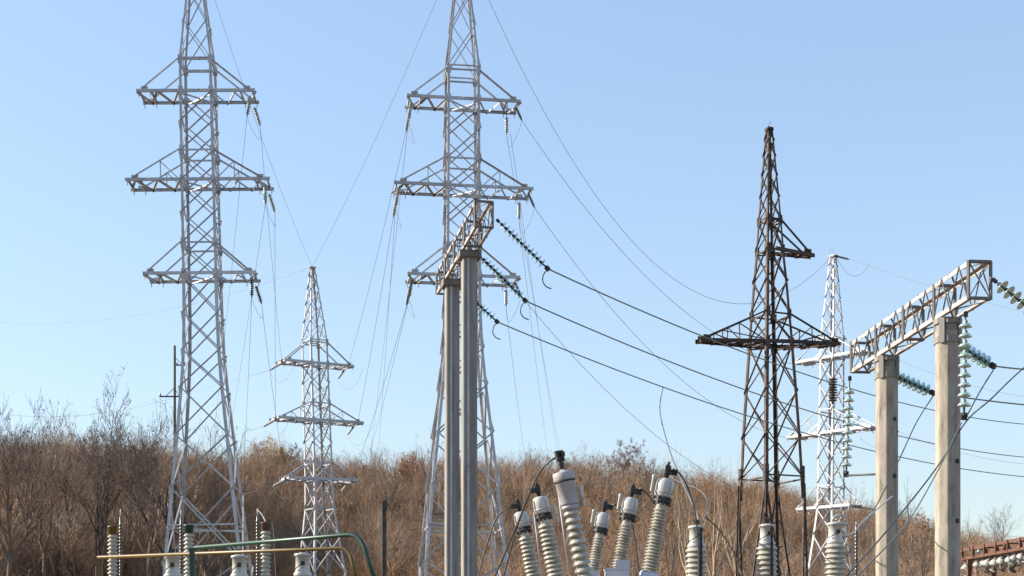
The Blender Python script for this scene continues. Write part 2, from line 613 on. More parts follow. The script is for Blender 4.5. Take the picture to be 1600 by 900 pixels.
        for zz, hh in ((z, (hx, hy)), (z + am['tie'], (hx2, hy2))):
            mb = MB()
            for s in (-1, 1):
                mb.bar((-hh[0], s * (hh[1] - 0.03), zz - 0.02), (hh[0], s * (hh[1] - 0.03), zz - 0.02), br_w * 1.1, br_w * 1.2)
                mb.bar((s * (hh[0] - 0.03), -hh[1], zz - 0.16), (s * (hh[0] - 0.03), hh[1], zz - 0.16), br_w * 1.1, br_w * 1.2)
            if zz == z:
                mb.bar((-hx, -hy, z - 0.12), (hx, hy, z - 0.12), br_w, br_w)
                mb.bar((hx, -hy, z - 0.24), (-hx, hy, z - 0.24), br_w, br_w)
            mb.build('diaphragm', mat_, root)
    return root


def lev_at(levels, z):
    zs = [l[0] for l in levels]
    return float(np.interp(z, zs, [l[1] for l in levels])), float(np.interp(z, zs, [l[2] for l in levels]))


def world_pt(root, x, y, z):
    m = Matrix.LocRotScale(root.location, root.rotation_euler, None)
    return m @ Vector((x, y, z))


def px_levels(pts, Y, base_z, k=1.0):
    """[(py, half width in px)] from the top down -> local levels"""
    s = F / Y
    out = []
    for py, h in pts:
        z = CAMZ + (HOR - py) / s - base_z
        out.append((z, h / s * k, h / s * k))
    return sorted(out)


def zpy(py, Y, base_z):
    return CAMZ + (HOR - py) * Y / F - base_z


# pylon 1 (left)
Y1 = 107.0
b1 = Vector(((328 - 800) / F * Y1, Y1, ground_z((328 - 800) / F * Y1, Y1) + 0.1))
L1 = px_levels([(-95, 4), (100, 25), (150, 25.3), (197, 25.5), (243, 25.8), (288, 26), (337, 26.2), (385, 26.5), (433, 26.8), (492, 27.5),
                (550, 29), (608, 33), (683, 40), (765, 47.5), (880, 59)], Y1, b1.z)
L1 = [(0.0, L1[0][1] + 0.35, L1[0][2] + 0.35)] + L1
s1 = F / Y1
A1 = [dict(z=zpy(433, Y1, b1.z), L=87 / s1, R=87 / s1, tie=48 / s1, drop=0.0),
      dict(z=zpy(288, Y1, b1.z), L=111 / s1, R=111 / s1, tie=46 / s1, strut=(0.42,), drop=0.0, lace=5),
      dict(z=zpy(151, Y1, b1.z), L=91 / s1, R=91 / s1, tie=49 / s1, drop=0.0)]
T1 = make_pylon('lattice_pylon', b1, R(2.5), 'tall grey-white lattice pylon with three crossarms, leftmost in the picture', L1, A1, M['galv'],
                ry=R(-1.25), horiz=(zpy(826, Y1, b1.z),), leg_w=0.22, br_w=0.09, chord=0.215, tie_w=0.12, peak_n=4)

# pylon 2 (behind the left gantry)
Y2 = 110.0
b2 = Vector(((722 - 800) / F * Y2, Y2, ground_z((722 - 800) / F * Y2, Y2) + 0.1))
L2 = px_levels([(-95, 4), (112, 25), (162, 25.3), (207, 25.5), (255, 25.8), (298, 26), (345, 26.2), (392, 26.5), (437, 26.8), (492, 27.5),
                (548, 30), (605, 35), (680, 43), (762, 52), (880, 63)], Y2, b2.z)
L2 = [(0.0, L2[0][1] + 0.35, L2[0][2] + 0.35)] + L2
s2 = F / Y2
A2 = [dict(z=zpy(437, Y2, b2.z), L=87 / s2, R=88 / s2, tie=45 / s2, drop=0.0),
      dict(z=zpy(298, Y2, b2.z), L=108 / s2, R=109 / s2, tie=43 / s2, strut=(0.42,), drop=0.0, lace=5),
      dict(z=zpy(163, Y2, b2.z), L=88 / s2, R=89 / s2, tie=45 / s2, drop=0.0)]
T2 = make_pylon('lattice_pylon', b2, R(8), 'tall grey-white lattice pylon rising behind the two concrete posts left of centre', L2, A2, M['galv'],
                horiz=(zpy(826, Y2, b2.z),), leg_w=0.22, br_w=0.09, chord=0.215, tie_w=0.12, peak_n=4)

# pylon 3 (small, between them)
Y3 = 165.0
b3 = Vector(((505 - 800) / F * Y3, Y3, ground_z((505 - 800) / F * Y3, Y3) + 0.1))
L3 = px_levels([(421, 3.2), (535, 15), (570, 15.2), (600, 15.4), (632, 15.6), (660, 15.8), (692, 16), (722, 16.2), (750, 16.5), (795, 17.5), (840, 22), (895, 28)], Y3, b3.z)
L3 = [(0.0, L3[0][1] + 0.45, L3[0][2] + 0.45)] + L3
s3 = F / Y3
A3 = [dict(z=zpy(750, Y3, b3.z), L=60 / s3, R=60 / s3, tie=26 / s3, drop=0.0),
      dict(z=zpy(659, Y3, b3.z), L=74 / s3, R=74 / s3, tie=27 / s3, strut=(0.42,), drop=0.0),
      dict(z=zpy(571, Y3, b3.z), L=60 / s3, R=60 / s3, tie=33 / s3, drop=0.0)]
T3 = make_pylon('lattice_pylon', b3, R(35), 'smaller distant white lattice pylon between the two tall grey pylons', L3, A3, M['white_steel'], ry=R(-2.0),
                horiz=(zpy(795, Y3, b3.z),), leg_w=0.24, br_w=0.10, chord=0.30, tie_w=0.12)

# pylon 4 (white, behind the right gantry)
Y4 = 140.0
b4 = Vector(((1296 - 800) / F * Y4, Y4, ground_z((1296 - 800) / F * Y4, Y4) + 0.1))
L4 = px_levels([(402, 4), (530, 13.2), (562, 13.5), (600, 13.7), (638, 14), (678, 14.3), (716, 14.6), (755, 14.9), (794, 15.3), (835, 19), (895, 25)], Y4, b4.z)
L4 = [(0.0, L4[0][1] + 0.4, L4[0][2] + 0.4)] + L4
s4 = F / Y4
A4 = [dict(z=zpy(793, Y4, b4.z), L=56 / s4, R=48 / s4, tie=33 / s4, drop=0.0),
      dict(z=zpy(677, Y4, b4.z), L=78 / s4, R=85 / s4, tie=36 / s4, strut=(0.42,), drop=0.0),
      dict(z=zpy(560, Y4, b4.z), L=64 / s4, R=66 / s4, tie=30 / s4, drop=0.0)]
T4 = make_pylon('lattice_pylon', b4, R(-50), 'bright white lattice pylon between the brown pylon and the right gantry', L4, A4, M['white_steel'], ry=R(0.7),
                leg_w=0.20, br_w=0.09, chord=0.27, tie_w=0.11, horiz=())

# pylon 5 (brown)
Y5 = 85.0
b5 = Vector(((1207 - 800) / F * Y5, Y5, ground_z((1207 - 800) / F * Y5, Y5) + 0.1))
L5 = px_levels([(203, 4.2), (345, 13), (392, 15.5), (440, 19), (490, 22), (537, 25), (612, 29), (683, 32.5), (748, 36)], Y5, b5.z)
s5 = F / Y5
zs5 = L5[0][0]
hs5 = L5[0][1]
A5 = [dict(z=zpy(538, Y5, b5.z), L=133 / s5, R=129 / s5, tie=45 / s5, tipw=0.25, rise=-0.22, riseR=0.38, strut=(0.45, 0.72), lace=7, tie_at=0.93, drop=0.0, hang=False),
      dict(z=zpy(392, Y5, b5.z), R=81 / s5, tie=46 / s5, tipw=0.2, tie_at=0.85, lace=5, drop=0.0, hang=False)]
T5 = make_pylon('lattice_pylon', b5, R(25), 'dark rusty brown lattice pylon with one upper arm and two wide lower arms', L5, A5, M['brown_steel'], ry=R(-0.45),
                leg_w=0.19, br_w=0.07, chord=0.21, tie_w=0.085, horiz=(zs5,), splay=1, peak_n=5)
# the splayed stand under the brown pylon
for sx in (-1, 1):
    for sy in (-1, 1):
        mb = MB()
        foot = Vector((sx * (hs5 * 1.18), sy * (hs5 * 1.18), -0.6))
        tp = Vector((sx * hs5, sy * hs5, zs5 + 0.25))
        mb.angle(tp, foot, 0.14, u=(-sx, 0, 0), flip=sx * sy > 0)
        i1 = Vector((sx * hs5 * 0.25, sy * hs5 * 1.75, -0.6))
        i2 = Vector((sx * hs5 * 1.75, sy * hs5 * 0.25, -0.6))
        t2 = tp - Vector((0, 0, 0.6))
        for q in (i1, i2):
            mb.angle(t2, q, 0.10, u=(0, -sy, 0))
            for k in range(5):
                g = 0.25 + 0.15 * k
                mb.bar(t2.lerp(q, g), tp.lerp(foot, g + (0.08 if k % 2 else -0.03)), 0.055, 0.05)
        for a, b_ in ((0.35, 0.35), (0.7, 0.7)):
            mb.bar(t2.lerp(i1, a), t2.lerp(i2, b_), 0.06, 0.06)
        for dx_, dy_ in ((1, 0), (0, 1)):
            mb.box(tp + Vector((sx * (0.012 if dx_ else -0.1), sy * (0.012 if dy_ else -0.1), -0.1)), 0.02 if dx_ else 0.26, 0.02 if dy_ else 0.26, 1.0)
        mb.build('stand_leg', M['brown_steel'], T5)
mb = MB()
mb.tube([(-0.05, 0, L5[-1][0] + 0.1), (0.0, 0, L5[-1][0] + 0.3), (0.14, 0, L5[-1][0] + 0.5)], 0.012, 5)
mb.build('lightning_rod', M['brown_steel'], T5)


# ------------------------------------------------------------------ concrete gantries
def make_gantry(name, label, near_l, near_r, far_l, ztop, zbot, post_f, post_r, post_mat, octo, cap, matb):
    """near_l/near_r/far_l: plan corners of the lattice beam."""
    nl, nr, fl = Vector(near_l), Vector(near_r), Vector(far_l)
    ax = (fl - nl)
    LEN = ax.length
    ang = math.atan2(ax.y, ax.x)
    root = empty(name, (nl.x, nl.y, 0), label, 'gantry', ang)
    W = -(nr - nl).length        # local -y is to the right of the axis
    bm = MB()
    cw = 0.10
    H0, H1 = zbot, ztop
    for y in (0, W):
        for z in (H0, H1):
            bm.angle((0, y, z), (LEN, y, z), cw, u=(0, 0, 1 if z == H0 else -1), t=0.014, flip=(y < 0) == (z == H0))
    n = 4
    xs = [LEN * k / n for k in range(n + 1)]
    bo = bm.build('beam_chord', matb, root)
    for k, x in enumerate(xs):
        f = MB()
        w = 0.085
        f.bar((x, 0.0, H0), (x, 0.0, H1), w, w * 0.6)
        f.bar((x, W, H0), (x, W, H1), w, w * 0.6)
        f.bar((x, 0, H0 + 0.02), (x, W, H0 + 0.02), w, w * 0.7)
        f.bar((x, 0, H1 - 0.02), (x, W, H1 - 0.02), w, w * 0.7)
        if k in (0, n):
            f.bar((x + 0.01, 0, H1), (x + 0.01, W, H0), 0.035, 0.02)
            f.bar((x + 0.04, W, H1), (x + 0.04, 0, H0), 0.02, 0.02)
        f.build('beam_frame', M['gantry_dark'], root)
    lb = MB()
    nz_ = 8
    for k in range(nz_):
        xa, xb = LEN * k / nz_, LEN * (k + 1) / nz_
        xm = (xa + xb) / 2
        for y, o in ((0, 0.012), (W, -0.012)):
            lb.bar((xa, y + o, H0), (xm, y + o, H1), 0.028, 0.02)
            lb.bar((xm, y + o, H1), (xb, y + o, H0), 0.028, 0.02)
        for z, o in ((H0, -0.012), (H1, 0.012)):
            if k % 2:
                lb.bar((xa, 0, z + o), (xb, W, z + o), 0.04, 0.02)
            else:
                lb.bar((xa, W, z + o), (xb, 0, z + o), 0.04, 0.02)
    lb.build('beam_lacing', M['gantry_dark'], root)
    for i, f in enumerate(post_f):
        px_ = LEN * f
        pb = MB()
        r = post_r
        top = zbot - cap['h'] - 0.01
        if octo:
            ring = []
            for q in range(8):
                for e in (-1, 0, 1):
                    aa = -ang - math.pi / 2 - R(15.5) + q * math.pi / 4 + e * 0.11
                    ring.append((aa, r * (0.985 if e == 0 else 0.972)))
            hh = [-1.2] + [top * (0.1 + 0.9 * q / 12) for q in range(13)]
            for j in range(len(hh) - 1):
                t0, t1 = 1.035 - 0.035 * max(0, hh[j]) / top, 1.035 - 0.035 * max(0, hh[j + 1]) / top
                vv = [(px_ + math.cos(a_) * q_ * t0, W / 2 + math.sin(a_) * q_ * t0, hh[j]) for a_, q_ in ring]
                vv += [(px_ + math.cos(a_) * q_ * t1, W / 2 + math.sin(a_) * q_ * t1, hh[j + 1]) for a_, q_ in ring]
                pb.add(vv, [(q, (q + 1) % 24, 24 + (q + 1) % 24, 24 + q) for q in range(24)])
            pb.v.append(Vector((px_, W / 2, top)))
            nv = len(pb.v) - 1
            for q in range(24):
                pb.f.append((nv - 24 + q, nv - 24 + (q + 1) % 24, nv))
                pb.s.append(False)
                pb.mi.append(0)
        else:
            c = r * 0.13
            pr = [(-r, -r + c), (-r + c, -r), (r - c, -r), (r, -r + c), (r, r - c), (r - c, r), (-r + c, r), (-r, r - c)]
            pb.sect((px_, W / 2, -1.2), (px_, W / 2, top), (1, 0, 0), pr)
        po = pb.build('post', post_mat, root)
        hb = MB()
        for (zz, aa) in cap['holes'][i]:
            hb.lathe([(0.055, 0), (0.055, 0.03)], 10, (px_ + math.cos(aa) * r * 0.985, W / 2 + math.sin(aa) * r * 0.985, zz), (math.cos(aa), math.sin(aa), 0))
        if hb.v:
            hb.build('bolt_hole', M['black_metal'], po)
        cb = MB()
        if octo:
            h = cap['h']
            cb.lathe([(r * 1.13, -0.02), (r * 1.13, h * 0.36), (r * 1.02, h * 0.37)], 8, (px_, W / 2, top + h * 0.62), ph=-ang - math.pi / 2 - R(15.5), smooth=False)
            cb.lathe([(r * 1.10, 0), (r * 1.10, 0.14)], 8, (px_, W / 2, top - 0.28), ph=-ang - math.pi / 2 - R(15.5), smooth=False)
            for a in range(4):
                aa = math.pi / 4 + a * math.pi / 2
                cb.bar((px_ + math.cos(aa) * r * 1.06, W / 2 + math.sin(aa) * r * 1.06, top - 0.3), (px_ + math.cos(aa) * r * 1.06, W / 2 + math.sin(aa) * r * 1.06, top + h), 0.12, 0.04, u=(math.cos(aa), math.sin(aa), 0))
            cb.lathe([(r * 0.97, top + 0.002), (r * 0.97, top + h * 0.6)], 8, (px_, W / 2, 0.0), ph=-ang - math.pi / 2 - R(15.5), smooth=False)
            cb.build('post_collar', M['concrete_grey'], root)
        else:
            cb.box((px_, W / 2, top + cap['h'] / 2), r * 3.0, r * 3.0, cap['h'])
            cb.build('post_cap', M['dark_conc'], root)
            sb = MB()
            sb.box((px_ - r * 1.0 - 0.012, W / 2 + r * 0.28, top / 2), 0.02, 0.07, top - 0.02)
            sb.build('earthing_strip', M['galv'], root)
    return root


def plan(px, Y):
    return ((px - 800.0) / F * Y, Y, 0)


GR = make_gantry('portal_gantry', 'concrete-post gantry with silver lattice beam at right of picture', plan(1513, 32.9), plan(1549, 32.9), plan(1330, 41.2),
                 CAMZ + 633 / F * 32.9, CAMZ + 573 / F * 32.9, (0.225, 0.735), 0.29, M['concrete'], True,
                 dict(h=0.30, holes=[[(5.1, 3.6), (3.5, 3.6), (6.5, 3.6)], [(8.2, 3.55), (6.7, 3.55), (4.0, 3.55)]]), M['gantry_steel'])
GL = make_gantry('portal_gantry', 'taller gantry of two grey concrete posts and lattice beam before the second pylon', plan(742, 47.1), plan(770, 47.1), plan(682, 55.6),
                 CAMZ + 727 / F * 47.1, CAMZ + 685 / F * 47.1, (0.33, 0.77), 0.245, M['concrete_grey'], False,
                 dict(h=0.22, holes=[[], []]), M['gantry_steel'])


# ------------------------------------------------------------------ insulator strings with separate discs
def disc_mesh(mglass):
    g = MB()
    if mglass == 'glass_dark':
        g.lathe([(0.045, 0.012), (0.10, 0.004), (0.15, -0.012), (0.165, -0.028), (0.16, -0.034), (0.12, -0.02), (0.085, -0.016), (0.04, -0.016)], 22)
    else:
        g.lathe([(0.045, 0.03), (0.10, 0.012), (0.135, -0.02), (0.15, -0.055), (0.143, -0.06), (0.12, -0.035), (0.085, -0.03), (0.04, -0.03)], 22)
    c = MB()
    c.lathe([(0.02, 0.10), (0.045, 0.095), (0.052, 0.035), (0.05, 0.0), (0.045, -0.005)], 12)
    c.lathe([(0.018, -0.02), (0.018, -0.125)], 8)
    return g, c


DISC = {}


def string(name, a, b, label, group, spacing=0.22, scale=1.0, glass='glass', lead=0.18, tail=0.2):
    """glass disc string from a (tower side) to b; local -z runs from a to b"""
    a, b = Vector(a), Vector(b)
    d = (a - b)
    L = d.length
    q = d.to_track_quat('Z', 'Y')
    root = empty(name, a, label, 'insulator', group=group)
    root.rotation_mode = 'XYZ'
    root.rotation_euler = q.to_euler()
    key = glass
    n = int((L - lead - tail) / spacing)
    sp = (L - lead - tail) / n
    for k in range(n):
        z = -(lead + sp * (k + 0.5))
        if key not in DISC:
            g, c = disc_mesh(key)
            go = g.build('glass_disc', M[glass], root)
            co = c.build('metal_cap', M['black_metal'] if glass == 'glass_dark' else M['glass_cap'], go)
            DISC[key] = go
            go.location = (0, 0, z)
            go.scale = (scale, scale, scale)
        else:
            s = DISC[key]
            go = s.copy()
            C.objects.link(go)
            go.parent = root
            go.location = (0, 0, z)
            go.scale = (scale, scale, scale * sp / 0.22 if scale == 1.0 else scale)
            for ch in s.children:
                c2 = ch.copy()
                C.objects.link(c2)
                c2.parent = go
    fb = MB()
    fb.tube([(0, 0, 0.02), (0, 0, -L + tail)], 0.017, 6)
    fb.box((0, 0, -0.06), 0.05, 0.09, 0.12)
    fb.build('link_rod', M['black_metal'], root)
    cb = MB()
    cb.tube([(0, 0, -L + tail + 0.02), (0.0, 0, -L)], 0.03, 6)
    cb.box((0, 0, -L + 0.02), 0.09, 0.13, 0.16)
    cb.lathe([(0.05, -0.09), (0.06, 0.0), (0.05, 0.09)], 8, (0, 0, -L + 0.06), (1, 0, 0.2))
    cb.build('clamp', M['black_metal'], root)
    return root


M['glass_cap'] = mat('zinc_cap', (0.24, 0.25, 0.24), (0.34, 0.35, 0.33), 9, 0.6, 0.2)


def wire(pts, r, m, label, name='conductor', group=None, cat='wire', n=5):
    mb = MB()
    mb.tube(pts, r, n)
    o = mb.build(name, m)
    return tag(o, label, cat, group)


def span(a, b, sag, n=36):
    a, b = Vector(a), Vector(b)
    return [a.lerp(b, i / n) - Vector((0, 0, 4 * sag * (i / n) * (1 - i / n))) for i in range(n + 1)]


def onward(pts):
    """let a line run on well past the frame"""
    d = pts[-1] - pts[-2]
    g = d.length
    return list(pts) + [pts[-1] + d * (k * 6.0 / g) + Vector((0, 0, 0.04 * k * k)) for k in range(1, 8)]


def smooth_path(pts, n=8):
    """Catmull-Rom through points"""
    pts = [Vector(p) for p in pts]
    q = [pts[0] * 2 - pts[1]] + pts + [pts[-1] * 2 - pts[-2]]
    out = []
    for i in range(1, len(q) - 2):
        p0, p1, p2, p3 = q[i - 1], q[i], q[i + 1], q[i + 2]
        for k in range(n):
            t = k / n
            out.append(0.5 * ((2 * p1) + (p2 - p0) * t + (2 * p0 - 5 * p1 + 4 * p2 - p3) * t * t + (3 * p1 - p0 - 3 * p2 + p3) * t ** 3))
    out.append(pts[-1])
    return out


# right gantry strings
v1b = P(1506, 652, 33.2)
string('insulator_string', P(1509, 487, 33.2), v1b, 'pale glass insulator string hanging straight down under the near end of the right gantry', 'hanging strings of the right gantry')
v2b = P(1322, 742, 41.0)
string('insulator_string', P(1328, 588, 41.0), v2b, 'pale glass insulator string hanging straight down beneath the far left end of the right gantry', 'hanging strings of the right gantry', lead=0.3)
string('insulator_string', P(1551, 436, 32.9), P(1655, 520, 32.0), 'large glass insulator string leaving the top right corner of the right gantry', 'tension strings of the right gantry', glass='glass_dark', spacing=0.19)
e1 = P(1552, 572, 37.4)
string('insulator_string', P(1462, 520, 36.6), e1, 'slanting green glass insulator string just behind the near right post', 'tension strings of the right gantry', glass='glass_dark', spacing=0.17, scale=1.05)
e2 = P(1458, 614, 40.9)
string('insulator_string', P(1378, 578, 40.2), e2, 'slanting green glass insulator string between the two right posts', 'tension strings of the right gantry', glass='glass_dark', spacing=0.17, scale=1.05)

# left gantry strings and the three heavy conductors
cond = []
for (sa, Ya, sb, Yb, end, lab) in (
        ((776, 343), 47.8, (856, 420), 48.6, (1640, 665), 'uppermost'),
        ((748, 398), 50.6, (821, 470), 51.4, (1640, 717), 'middle'),
        ((698, 430), 54.6, (777, 503), 55.4, (1640, 748), 'lowest')):
    A, B = P(*sa, Ya), P(*sb, Yb)
    string('insulator_string', A, B, lab + ' dark green insulator string sloping down right from the left gantry', 'tension strings of the left gantry', glass='glass_dark', spacing=0.165)
    Eg = P(*end, 88.0)
    cpath = span(B, Eg, 1.15, 160)
    cond.append(wire(onward(cpath[::4]), 0.025, M['wire_green'], lab + ' heavy twisted conductor running from the left gantry past the brown pylon', group='heavy conductors'))
    # tail of the clamp
    t = [B + Vector((-0.02, 0, -0.03)), B + Vector((-0.14, 0.02, -0.18)), B + Vector((-0.17, 0.02, -0.40)), B + Vector((-0.06, 0.0, -0.58)), B + Vector((0.12, 0, -0.66))]
    wire(smooth_path(t), 0.021, M['wire_dark'], 'short dark cable tail curling below the ' + lab + ' sloping string of the left gantry', 'cable_tail', 'cable tails')

wire(onward(span(e1, P(1700, 580, 40.5), 0.05)), 0.021, M['wire_green'], 'conductor leaving the string behind the near right post to the right edge')
wire(onward(span(e2, P(1700, 640, 43.5), 0.06)), 0.021, M['wire_green'], 'conductor from the string between the right posts to the right edge')
wire(smooth_path([e1 + Vector((0, 0, -0.1)), P(1531, 612, 37.5), P(1515, 642, 35), v1b + Vector((0.02, 0, -0.05))]), 0.018, M['wire_dark'], 'dark jumper from slanting string down to the hanging string at right', 'jumper_cable')
wire(smooth_path([P(1690, 500, 34), P(1596, 578, 33.5), P(1548, 624, 33.2), v1b + Vector((0.05, 0, -0.1)), P(1462, 733, 31.5), P(1380, 836, 28.5), P(1318, 905, 26)]), 0.017, M['wire_dark'], 'dark cable from right edge passing the hanging string and falling past both right posts', 'jumper_cable')
wire(smooth_path([v1b + Vector((-0.05, 0, -0.12)), P(1464, 738, 31.3), P(1415, 820, 28.5), P(1340, 900, 25.5)]), 0.014, M['wire'], 'second thinner cable falling from hanging string behind the brighter cable, across both right posts', 'jumper_cable')
wire(smooth_path([e2 + Vector((0, 0, -0.08)), P(1432, 660, 41.0), P(1405, 718, 38.5), P(1372, 785, 36.0), P(1322, 870, 30)]), 0.016, M['wire_dark'], 'dark jumper dropping left from the string between the right posts', 'jumper_cable')
wire([v2b + Vector((0, 0, -0.02)), P(1345, 742, 40.4), P(1398, 740, 39.6)], 0.03, M['wire_dark'], 'short level tube from the foot of the left hanging string to the post', 'bus_tube')
jp = min(cpath, key=lambda p: abs(p.x / p.y * F + 800 - 1035))
wire(smooth_path([jp, P(1031, 640, 52), P(1042, 690, 46), P(1060, 740, 36), P(1088, 800, 24.5), P(1090, 821, 23.3)]), 0.02, M['wire'], 'thin dropper hanging from the lowest heavy conductor toward the first ribbed column', 'dropper_cable')

# ------------------------------------------------------------------ far strings, thin conductors
SM = {}


def far_string(a, b, label, m, group, r=0.16):
    a, b = Vector(a), Vector(b)
    L = (b - a).length
    mb = MB()
    prof = [(0.03, 0), (0.05, 0.1)]
    n = max(5, int(L / 0.17))
    z = 0.1
    st = (L - 0.25) / n
    for k in range(n):
        prof += [(0.05, z), (r, z + st * 0.45), (r * 0.96, z + st * 0.6), (0.05, z + st * 0.95)]
        z += st
    prof += [(0.06, L - 0.1), (0.04, L)]
    mb.lathe(prof, 9, (0, 0, 0), (b - a))
    o = mb.build('insulator_string', m, None, a)
    return tag(o, label, 'insulator', group)


def jumper(a, b, drop, label, r=0.014, side=(0, 0, 0), m=None, group='jumper loops'):
    a, b = Vector(a), Vector(b)
    sd_ = Vector(side)
    pts = []
    for i in range(15):
        t = i / 14
        e = math.sin(math.pi * t)
        pts.append(a.lerp(b, t) - Vector((0, 0, drop * e ** 0.8)) + sd_ * e)
    return wire(pts, r, m or M['wire'], label, 'jumper_loop', group, 'wire', 4)


TH = 0.016
names = ['low', 'middle', 'upper']
# --- left pylon, right arm tips -> distant white pylon and beyond the hill
for i, (a1_, a3_, farpx) in enumerate(zip(A1, A3, ((380, 722), (352, 690), (330, 690)))):
    hy = 1.2
    tip_n = world_pt(T1, a1_['R'] - 0.35, -hy * 0.9, a1_['z'] - 0.35)
    tip_f = world_pt(T1, a1_['R'] - 0.35, hy * 0.9, a1_['z'] - 0.35)
    mm = M['dark_ins'] if i == 0 else M['glass_far']
    e_f = tip_f + Vector((0.35, 0.5, -1.25))
    e_n = tip_n + Vector((-0.1 if i < 2 else -0.35, 0.6, -1.3))
    far_string(tip_f, e_f, 'insulator string on the far side of the %s right crossarm tip of the left pylon' % names[i], mm, 'insulator strings of the left pylon')
    far_string(tip_n, e_n, 'insulator string on the near side of the %s right crossarm tip of the left pylon' % names[i], mm, 'insulator strings of the left pylon')
    jumper(e_n, e_f, 1.3, 'jumper loop under the %s right crossarm tip of the left pylon' % names[i], side=(0.35, 0, 0))
    t3 = world_pt(T3, -a3_['L'] + 0.2, 0, a3_['z'] - 0.1)
    s3e = t3 + (e_f - t3).normalized() * 1.6 + Vector((0, 0, -0.15))
    far_string(t3, s3e, 'insulator string at the %s left arm of the small distant pylon, near side' % names[i], M['porcelain_white'], 'insulator strings of the small distant pylon', 0.14)
    wire(span(e_f, s3e, 0.6), TH, M['wire'], 'thin wire from the %s right arm of the left pylon to the small distant pylon' % names[i], group='thin line wires')
    wire(span(e_n, P(farpx[0], farpx[1] + 20, 318), 1.2), TH, M['wire'], 'thin wire from the %s right arm of the left pylon away over the hill' % names[i], group='thin line wires')
# --- second pylon, left tips -> distant white pylon
for i, (a2_, a3_, farpx) in enumerate(zip(A2, A3, ((566, 725), (588, 725), (575, 725)))):
    hy = 1.2
    tip_n = world_pt(T2, -a2_['L'] + 0.35, -hy * 0.9, a2_['z'] - 0.3)
    tip_f = world_pt(T2, -a2_['L'] + 0.35, hy * 0.9, a2_['z'] - 0.3)
    mm = M['dark_ins'] if i == 0 else M['glass_far']
    e_f = tip_f + Vector((-0.3, 0.6, -1.35))
    e_n = tip_n + Vector((-0.25, 0.4, -1.35))
    far_string(tip_f, e_f, 'insulator string on the far side of the %s left crossarm tip of the second pylon' % names[i], mm, 'insulator strings of the second pylon')
    far_string(tip_n, e_n, 'insulator string on the near side of the %s left crossarm tip of the second pylon' % names[i], mm, 'insulator strings of the second pylon')
    jumper(e_n, e_f, 1.2, 'jumper loop under the %s left crossarm tip of the second pylon' % names[i], side=(0.5, 0, 0))
    t3 = world_pt(T3, a3_['R'] - 0.2, 0, a3_['z'] - 0.1)
    s3e = t3 + (e_f - t3).normalized() * 1.5
    far_string(t3, s3e, 'insulator string at the %s right arm of the small distant pylon, near side' % names[i], M['porcelain_white'], 'insulator strings of the small distant pylon', 0.14)
    wire(span(e_f, s3e, 0.6), TH, M['wire'], 'thin wire from the %s left arm of the second pylon to the small distant pylon' % names[i], group='thin line wires')
    wire(span(e_n, P(farpx[0], farpx[1] + 15, 330), 1.2), TH, M['wire'], 'thin wire from the %s left arm of the second pylon away over the hill' % names[i], group='thin line wires')
# --- loops and outgoing strings on the small distant pylon
for i, a3_ in enumerate(A3):
    for sgn, sd_n, L_ in ((-1, 'left', a3_['L']), (1, 'right', a3_['R'])):
        t3 = world_pt(T3, sgn * (L_ - 0.3), 0.5, a3_['z'] - 0.15)
        o3 = t3 + Vector((-1.4 if sgn < 0 else -0.9, 0.9, -0.55 if sgn < 0 else -0.9))
        far_string(t3, o3, 'insulator string at the %s %s arm of the small distant pylon, far side' % (names[i], sd_n), M['porcelain_white'], 'insulator strings of the small distant pylon', 0.14)
        t3b = world_pt(T3, sgn * (L_ - 0.3), -0.6, a3_['z'] - 0.3)
        jumper(o3, t3b + Vector((1.6 * sgn if sgn > 0 else 1.2, -0.8, -0.1)), 1.7, 'jumper loop under the %s %s arm of the small distant pylon' % (names[i], sd_n), group='jumper loops')
        if sgn < 0:
            wire(span(o3, o3 + Vector((-110, 90, 4 + 3 * i)), 5), 0.012, M['wire'], 'faint wire leaving the %s left arm of the small distant pylon to the left' % names[i], group='thin line wires')
# --- second pylon, right tips -> bright white pylon
for i, (a2_, a4_, farpx) in enumerate(zip(A2, A4, ((826, 735), (862, 735), (884, 735)))):
    hy = 1.2
    tip_n = world_pt(T2, a2_['R'] - 0.4, -hy * 0.9, a2_['z'] - 0.3)
    tip_f = world_pt(T2, a2_['R'] - 0.75, hy * 0.9, a2_['z'] - 0.3)
    mm = M['dark_ins'] if i == 0 else M['glass_far']
    t4 = world_pt(T4, -a4_['L'] + 0.2, 0, a4_['z'] - 0.1)
    e_n = tip_n + Vector((0.5, 0.3, -1.0))
    e_f = tip_f + Vector((0.0, 0.5, -1.2))
    far_string(tip_n, e_n, 'insulator string pointing right at the %s right crossarm tip of the second pylon' % names[i], M['dark_ins'], 'insulator strings of the second pylon', 0.13)
    far_string(tip_f, e_f, 'insulator string hanging from the %s right crossarm tip of the second pylon' % names[i], M['glass_far'], 'insulator strings of the second pylon')
    jumper(e_n, e_f, 1.5, 'jumper loop under the %s right crossarm tip of the second pylon' % names[i], side=(-0.3, 0, 0))
    wire(span(e_n, t4, (3.2, 3.5, 4.2)[i]), 0.018, M['wire_green'], 'wire from the %s right arm of the second pylon across to the bright white pylon' % names[i], group='thin line wires')
    wire(span(e_f, P(farpx[0], farpx[1] + 15, 330), 1.2), TH, M['wire'], 'thin wire from the %s right arm of the second pylon down over the hill' % names[i], group='thin line wires')
wire(span(e_f + Vector((0.3, 0, 0)), P(878, 745, 325), 1.2), TH, M['wire'], 'thin wire from upper right arm of the second pylon ending above the grey-capped bushing', group='thin line wires')
